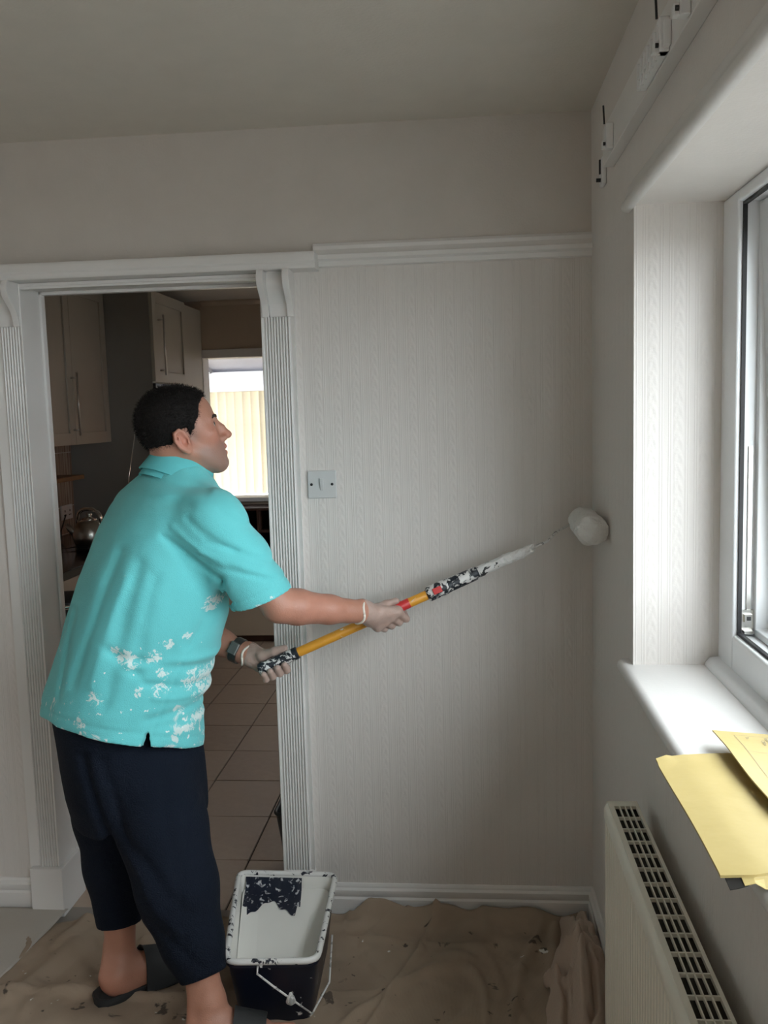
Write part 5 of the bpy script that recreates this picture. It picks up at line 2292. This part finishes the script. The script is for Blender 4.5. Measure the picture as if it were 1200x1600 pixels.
# shoulders and sleeves
for sho, elb, tgt in ((J['rsho'], J['relb'], at(409, 936, 2.235)), (J['lsho'], J['lelb'], J['lsho'] + (J['lelb'] - J['lsho']) * 0.72)):
    ax_ = tgt - sho
    ax_ /= np.linalg.norm(ax_)
    fs_.cone(J['neck0'] - UP * 0.075 - FW * 0.01, sho - UP * 0.006, 0.060, 0.069, 0.05)
    fs_.cone(sho + UP * 0.0, sho + (tgt - sho) * 0.5, 0.076, 0.079, 0.045)
    fs_.cone(sho + (tgt - sho) * 0.5, tgt + ax_ * 0.06, 0.079, 0.081, 0.02)
# crop the sleeve ends, then hollow them
rs_tgt = at(405, 936, 2.235)
sl_dir = np.array(at(405, 936, 2.235)) - J['rsho']
E1, E2 = at(453, 915, 2.23), at(359, 955, 2.23)
edge = E2 - E1
vw = (E1 + E2) / 2 - CAM
sl_n = np.cross(edge, vw)
sl_n /= np.linalg.norm(sl_n)
if sl_n @ sl_dir < 0:
    sl_n = -sl_n
sl_n = sl_n + 0.25 * vw / np.linalg.norm(vw)
sl_n /= np.linalg.norm(sl_n)
mid = (E1 + E2) / 2


def sleeve_cut(X, Y, Z):
    dd = (X - mid[0]) * sl_n[0] + (Y - mid[1]) * sl_n[1] + (Z - mid[2]) * sl_n[2]
    # only round the arm, never through the belly
    return np.maximum(-dd, 0.001 - sfn(X, Y, Z))


fs_.put(sleeve_cut, (-0.72, 1.9, 0.90), (-0.36, 2.42, 1.30), 0.0, 'cut')
fs_.cone(J['rsho'] + (rs_tgt - J['rsho']) * 0.84, rs_tgt + sl_n * 0.05, 0.070, 0.074, 0.0, 'cut')
lt = J['lsho'] + (J['lelb'] - J['lsho']) * 0.72
# hem plane: front right, side slit, back left
h1, h2, h3 = at(316, 1172, 2.20), at(228, 1168, 2.09), at(66, 1092, 2.42)
hn = np.cross(h2 - h1, h3 - h1)
hn /= np.linalg.norm(hn)
if hn[2] > 0:
    hn = -hn
fs_.plane_cut(h1, hn)


def hemd(X, Y, Z):
    return -((X - h1[0]) * hn[0] + (Y - h1[1]) * hn[1] + (Z - h1[2]) * hn[2])


def inner(X, Y, Z):
    return np.maximum(sfn(X, Y, Z) + 0.020, hemd(X, Y, Z) - 0.04)


fs_.put(inner, (-1.24, 1.9, 0.62), (-0.4, 2.72, 0.95), 0.0, 'cut')


# wrinkles: pressed-in and raised lines, seen from the room side
def line2(a, b, w, amp):
    p, q2 = at(a[0], a[1], 2.15), at(b[0], b[1], 2.15)
    return (p[0], p[2], q2[0], q2[2], w, amp)


WR = [line2((258, 838), (345, 905), .010, .0065), (line2((275, 822), (352, 880), .010, -.0045)), line2((300, 808), (368, 862), .009, .0045),
      line2((330, 842), (438, 893), .008, .005), line2((322, 858), (425, 905), .010, -.004), line2((345, 800), (420, 850), .010, .005), line2((350, 885), (430, 912), .007, .003),
      line2((343, 905), (352, 940), .010, .006), line2((345, 905), (318, 960), .012, .006), line2((340, 940), (290, 1010), .014, .005),
      line2((190, 862), (128, 1060), .016, .006), line2((225, 880), (182, 1085), .018, .006), line2((205, 900), (160, 1060), .012, -.004), line2((250, 900), (225, 1040), .016, .004),
      line2((180, 1000), (225, 1045), .012, .004), line2((190, 1010), (330, 1062), .012, .006), line2((215, 1030), (332, 1040), .011, -.005), line2((235, 1062), (325, 1085), .010, .006),
      line2((250, 1085), (318, 1100), .009, -.005), (line2((240, 1118), (318, 1112), .012, .007)), line2((255, 1140), (320, 1142), .010, -.004),
      line2((110, 960), (100, 1080), .012, .005), line2((180, 770), (300, 790), .012, .003), line2((225, 752), (320, 770), .008, .004)]


def wrinkle(X, Y, Z):
    d = 0
    wob = 0.010 * (vnoise(X * 11 + 0 * Z, Y * 11, Z * 11 + 0 * X, 81) - 0.5)
    for (x0, z0, x1, z1, w, amp) in WR:
        dx, dz = x1 - x0, z1 - z0
        xx = X + wob
        zz = Z + wob * 0.7
        t = np.clip(((xx - x0) * dx + (zz - z0) * dz) / (dx * dx + dz * dz), 0, 1)
        d2 = (xx - x0 - t * dx) ** 2 + (zz - z0 - t * dz) ** 2
        d = d + amp * np.exp(-d2 / (w * w)) * (1 - 0.5 * t * 0)
    d = d + 0.007 * (vnoise(X * 9 + 0 * Z, Y * 9, Z * 6 + 0 * X, 83) - 0.5) + 0.004 * (vnoise(X * 22 + 0 * Z, Y * 22, Z * 16 + 0 * X, 85) - 0.5)
    # stitched hem band
    hd_ = hemd(X, Y, Z)
    d = d + 0.0022 * np.exp(-((hd_ - 0.028) / 0.0035) ** 2)
    sd_ = -((X - mid[0]) * sl_n[0] + (Y - mid[1]) * sl_n[1] + (Z - mid[2]) * sl_n[2])
    d = d + 0.0025 * np.exp(-((sd_ - 0.028) / 0.0035) ** 2) * (X > -0.66)
    # side seam on his right and the slit at its foot
    sx, sz = at(345, 910, 2.12)[0], at(345, 910, 2.12)[2]
    ex, ez = at(229, 1165, 2.10)[0], at(229, 1165, 2.10)[2]
    t = np.clip((sz - Z) / (sz - ez), 0, 1)
    lx = sx + (ex - sx) * (t ** 0.8)
    near = (Y < 2.30)
    d = d + 0.0022 * np.exp(-((X - lx) / 0.004) ** 2) * near * (Z < sz)
    d = d + 0.05 * np.clip(1.0 - np.abs(X - ex) / np.maximum(0.0105 * (1 - hd_ / 0.042), 1e-4), 0, 1) * near * (hd_ < 0.042)
    return d


fs_.warp(wrinkle)
P_, Q_ = fs_.mesh(2)
shirt = link_np('polo_shirt', P_, Q_, M['shirt'], pr_)

# collar: a stand and a turned-down leaf round the neck
nk = at(285, 728, 2.322)
ctilt = (hu * 0.55 + FW * 0.62 + UP * 0.45)
ctilt /= np.linalg.norm(ctilt)
cs1 = FW - ctilt * (FW @ ctilt)
cs1 /= np.linalg.norm(cs1)
cs2 = np.cross(ctilt, cs1)
vs, fs = [], []
nn = 72
gap = 0.16
secs = [(0.084, -0.062), (0.075, -0.020), (0.070, 0.012), (0.0725, 0.018), (0.077, 0.014), (0.083, -0.012), (0.093, -0.046), (0.0895, -0.047), (0.079, -0.014), (0.0745, 0.008), (0.079, -0.020), (0.088, -0.062)]
for k in range(nn + 1):
    a = gap + (2 * math.pi - 2 * gap) * k / nn
    fr_ = abs(math.cos(a / 2)) ** 6            # near the throat the leaf opens
    for r, h in secs:
        rr = r + 0.006 * (h < 0) * math.sin(3 * a) * 0.3
        pt = nk + cs1 * math.cos(a) * rr * 1.08 + cs2 * math.sin(a) * rr * 0.95 + ctilt * (h * (1 + 0.12 * fr_))
        vs.append(pt)
m_ = len(secs)
for k in range(nn):
    for i in range(m_):
        fs.append((k * m_ + i, k * m_ + (i + 1) % m_, (k + 1) * m_ + (i + 1) % m_, (k + 1) * m_ + i))
fs.append(tuple(range(m_))[::-1])
fs.append(tuple(range(nn * m_, (nn + 1) * m_)))
autosmooth(MB().add(vs, fs).build('collar', M['collar'], shirt), 60)

# cropped trousers
TS = [level(*q) for q in ((1075, 92, 312, .17, 2.275), (1110, 85, 312, .165, 2.275), (1150, 92, 316, .168, 2.27), (1190, 98, 322, .175, 2.265), (1235, 106, 326, .18, 2.26), (1270, 116, 328, .16, 2.26))]
tfn, _z = loft_fn(TS)
ft = Field((-1.20, 1.88, 0.08), (-0.50, 2.58, 0.98), 0.005)
ft.put(tfn, (-1.2, 1.9, 0.40), (-0.5, 2.6, 1.0), 0.0)
LK = dict(R=[(228, 1190, 2.225, .118), (252, 1290, 2.165, .118), (275, 1385, 2.115, .103), (300, 1470, 2.085, .074), (318, 1524, 2.065, .055)],
          L=[(172, 1180, 2.35, .118), (176, 1270, 2.345, .101), (180, 1350, 2.32, .080), (186, 1442, 2.285, .056)])
for s in 'LR':
    pts = [at(a, b, c) for a, b, c, r in LK[s]]
    for i in range(len(pts) - 1):
        ft.cone(pts[i], pts[i + 1], LK[s][i][3], LK[s][i + 1][3], 0.03 if s == 'L' else 0.022)
    e = (pts[-1] - pts[-2]) / np.linalg.norm(pts[-1] - pts[-2])
    lo_, hi_ = pts[-1] - 0.16, pts[-1] + 0.16
    nrm = e.copy()
    if s == 'R':
        a_, b_ = at(284, 1537, 2.065), at(356, 1500, 2.065)
        vw = pts[-1] - CAM
        nrm = np.cross(b_ - a_, vw)
        nrm /= np.linalg.norm(nrm)
        if nrm @ e < 0:
            nrm = -nrm
        nrm = nrm + 0.3 * np.array([0, 0, -1.0])
        nrm /= np.linalg.norm(nrm)
    cpt = pts[-1]
    ft.put(lambda X, Y, Z: np.maximum(-((X - cpt[0]) * nrm[0] + (Y - cpt[1]) * nrm[1] + (Z - cpt[2]) * nrm[2]),
                                      np.sqrt((X - cpt[0]) ** 2 + (Y - cpt[1]) ** 2 + (Z - cpt[2]) ** 2) - 0.11), lo_, hi_, 0.0, 'cut')
    ft.cone(cpt + e * 0.0, cpt + e * 0.05, LK[s][-1][3] - 0.010, LK[s][-1][3] - 0.010, 0.0, 'cut')


def tl2(a, b, w, amp):
    p, q2 = at(a[0], a[1], 2.05), at(b[0], b[1], 2.05)
    return (p[0], p[2], q2[0], q2[2], w, amp)


TW = [tl2((225, 1190), (280, 1370), .012, .004), tl2((290, 1290), (335, 1330), .010, .005), tl2((185, 1300), (300, 1420), .014, .006), tl2((200, 1340), (290, 1450), .012, -.005),
      tl2((275, 1230), (295, 1480), .006, .002), tl2((150, 1200), (200, 1330), .014, .005), tl2((240, 1430), (320, 1500), .010, .004), tl2((118, 1195), (160, 1330), .012, .010), tl2((160, 1330), (214, 1430), .012, .010)]


def twr(X, Y, Z):
    d = 0
    wob = 0.012 * (vnoise(X * 10 + 0 * Z, Y * 10, Z * 10 + 0 * X, 91) - 0.5)
    for (x0, z0, x1, z1, w, amp) in TW:
        dx, dz = x1 - x0, z1 - z0
        t = np.clip(((X + wob - x0) * dx + (Z + wob - z0) * dz) / (dx * dx + dz * dz), 0, 1)
        d = d + amp * np.exp(-((X + wob - x0 - t * dx) ** 2 + (Z + wob - z0 - t * dz) ** 2) / (w * w))
    return d + 0.010 * (vnoise(X * 9 + 0 * Z, Y * 9, Z * 5 + 0 * X, 93) - 0.5)


ft.warp(twr)
P_, Q_ = ft.mesh(2)
link_np('trousers', P_, Q_, M['navy'], pr_)


# sandals: moulded sole and one broad strap
def sole_ring(s, z, g=0.0):
    sg = 1 if s == 'R' else -1
    prof = [(-0.040, 0.0), (-0.036, 0.022), (-0.015, 0.036), (0.03, 0.038), (0.09, 0.037), (0.14, 0.046), (0.18, 0.050), (0.215, 0.043), (0.242, 0.022), (0.250, 0.0),
            (0.248, -0.022), (0.232, -0.040), (0.19, -0.047), (0.14, -0.043), (0.09, -0.034), (0.03, -0.035), (-0.015, -0.036), (-0.036, -0.022)]
    return [foot_pt(s, f_ + (g if f_ > 0.1 else -g), r_ * sg + (g if r_ * sg > 0 else -g) * (abs(r_) > 0.001), z) for f_, r_ in prof]


for s in 'LR':
    zb = 0.010
    r_ = [sole_ring(s, zb, -0.003), sole_ring(s, zb + 0.004, 0.002), sole_ring(s, SOLE - 0.006, 0.004), sole_ring(s, SOLE + 0.004, 0.002), sole_ring(s, SOLE + 0.003, -0.004), sole_ring(s, SOLE - 0.004, -0.010)]
    v_, f_ = loft(r_, True, True)
    if s == 'R':
        f_ = [q[::-1] for q in f_]
    so = autosmooth(MB().add(v_, f_).build('sandal', M['sandal'], pr_), 50)
    vs, fs = [], []
    nu, nvv = 16, 6
    for t_ in (0.0, 0.0055):
        for j in range(nvv + 1):
            for i in range(nu + 1):
                a = math.pi * i / nu
                f0 = 0.085 + 0.085 * j / nvv + 0.012 * math.sin(a) * (1 if j == 0 else 0.3)
                hgt = 0.104 - 0.026 * j / nvv
                vs.append(foot_pt(s, f0, (0.049 + t_) * math.cos(a), SOLE - 0.012 + (hgt + t_) * max(0.0, math.sin(a)) ** 0.75))
    w = nu + 1
    N = w * (nvv + 1)
    for j in range(nvv):
        for i in range(nu):
            a = j * w + i
            fs.append((a, a + 1, a + w + 1, a + w))
            fs.append((N + a, N + a + w, N + a + w + 1, N + a + 1))
    for i in range(nu):
        fs.append((i, N + i, N + i + 1, i + 1))
        a = nvv * w + i
        fs.append((a, a + 1, N + a + 1, N + a))
    autosmooth(MB().add(vs, fs).build('strap', M['sandal'], so), 50)

# ------------------------------------------------------------------ the roller on its pole
pl = thing('paint_roller', tuple((PA + PB) / 2), 'long yellow and black roller pole with white roller on the wall', 'paint roller')


def seg(name, p0, p1, r0, r1, mat, parent=None, steps=None):
    s0, s1 = pole_px(p0), pole_px(p1)
    a, b = PA + PU * s0, PA + PU * s1
    pts = [(r0 * 0.8, 0), (r0, 0.003)] + (steps or []) + [(r1, (s1 - s0) - 0.003), (r1 * 0.85, s1 - s0)]
    return autosmooth(MB().lathe(a, pts, 24, PU).build(name, mat, parent or pl), 40)


seg('pole', 458, 676, 0.0138, 0.0138, M['pole_y'])
L1 = pole_px(466) - pole_px(404.5)
seg('grip', 404.5, 466, 0.0165, 0.0178, M['pole_k'], None, [(0.0185, 0.012), (0.0165, 0.03), (0.0172, L1 * 0.6)])
seg('label_band', 610, 641, 0.0143, 0.0143, M['pole_r'])
L2 = pole_px(747) - pole_px(667)
col = seg('locking_collar', 667, 747, 0.0195, 0.0180, M['pole_k'], None, [(0.0215, 0.006), (0.0215, L2 * 0.35), (0.0200, L2 * 0.4), (0.0190, L2 * 0.9)])
sb_ = pole_px(683)
bc_ = PA + PU * sb_ + PW * 0.021
m = MB()
v8 = []
for h in (0, 0.006):
    for a, b in ((-1, -1), (1, -1), (1, 1), (-1, 1)):
        v8.append(bc_ + PW * h + PU * a * 0.013 + PV * b * 0.009)
m.add(v8, [(0, 3, 2, 1), (4, 5, 6, 7), (0, 1, 5, 4), (1, 2, 6, 5), (2, 3, 7, 6), (3, 0, 4, 7)])
bevel(m.build('button', M['pole_r'], col), 0.002)
seg('roller_handle', 744, 828, 0.0150, 0.0100, M['pole_kw'], None, [(0.0165, 0.02), (0.0150, 0.07)])
# clotted paint on the handle
fp = Field(PA + PU * pole_px(790) - 0.12, PA + PU * pole_px(790) + 0.12, 0.003)
for a, b, r, an, off in ((752, 822, .009, 320, .012), (770, 815, .008, 20, .012), (785, 829, .0065, 60, .011), (760, 800, .006, 250, .013), (800, 832, .006, 300, .011)):
    fp.cone(around(pole_px(a), an, off), around(pole_px(b), an + 20, off * 0.8), r * 0.6, r, 0.006)
fp.warp(lambda X, Y, Z: 0.006 * (vnoise(X * 90 + 0 * Z, Y * 90, Z * 90 + 0 * X, 97) - 0.5))
P_, Q_ = fp.mesh(1)
link_np('caked_paint', P_, Q_, M['nap'], pl)
RXC, RZC = XR - 0.041, 1.256
RYA, RYB = 2.365, 2.605
wp = [PA + PU * (pole_px(822)), PB + PU * 0.03, at(855, 846, 2.575), at(868, 832, 2.60), at(884, 823, 2.628), np.array([RXC - 0.012, 2.635, RZC]), np.array([RXC, 2.632, RZC]), np.array([RXC, 2.60, RZC])]
MB().tube(wp, 0.0038, 8).build('cage_wire', M['wire'], pl, True)
fr2 = Field((RXC - 0.07, RYA - 0.03, RZC - 0.07), (XR, RYB + 0.03, RZC + 0.07), 0.003)
fr2.put(lambda X, Y, Z: np.maximum(np.sqrt((X - RXC) ** 2 + (Z - RZC) ** 2 + 0 * Y) - 0.0385, np.abs(Y - (RYA + RYB) / 2) - (RYB - RYA) / 2), (RXC - .05, RYA, RZC - .05), (XR, RYB, RZC + .05))
fr2.ell((RXC - 0.004, RYA + 0.006, RZC + 0.002), (0.034, 0.02, 0.034), None, 0.01)
fr2.cone((RXC - 0.01, RYA + 0.03, RZC - 0.018), (RXC - 0.006, RYA + 0.12, RZC - 0.012), 0.024, 0.027, 0.01)
fr2.warp(lambda X, Y, Z: 0.010 * (vnoise(X * 55 + 0 * Z, Y * 55, Z * 55 + 0 * X, 101) - 0.5) + 0.004 * (vnoise(X * 160 + 0 * Z, Y * 160, Z * 160 + 0 * X, 103) - 0.5))
fr2.plane_cut((XR - 0.002, 2.5, 1.2), (1, 0, 0))
P_, Q_ = fr2.mesh(2)
link_np('roller_sleeve', P_, Q_, M['nap'], pl)
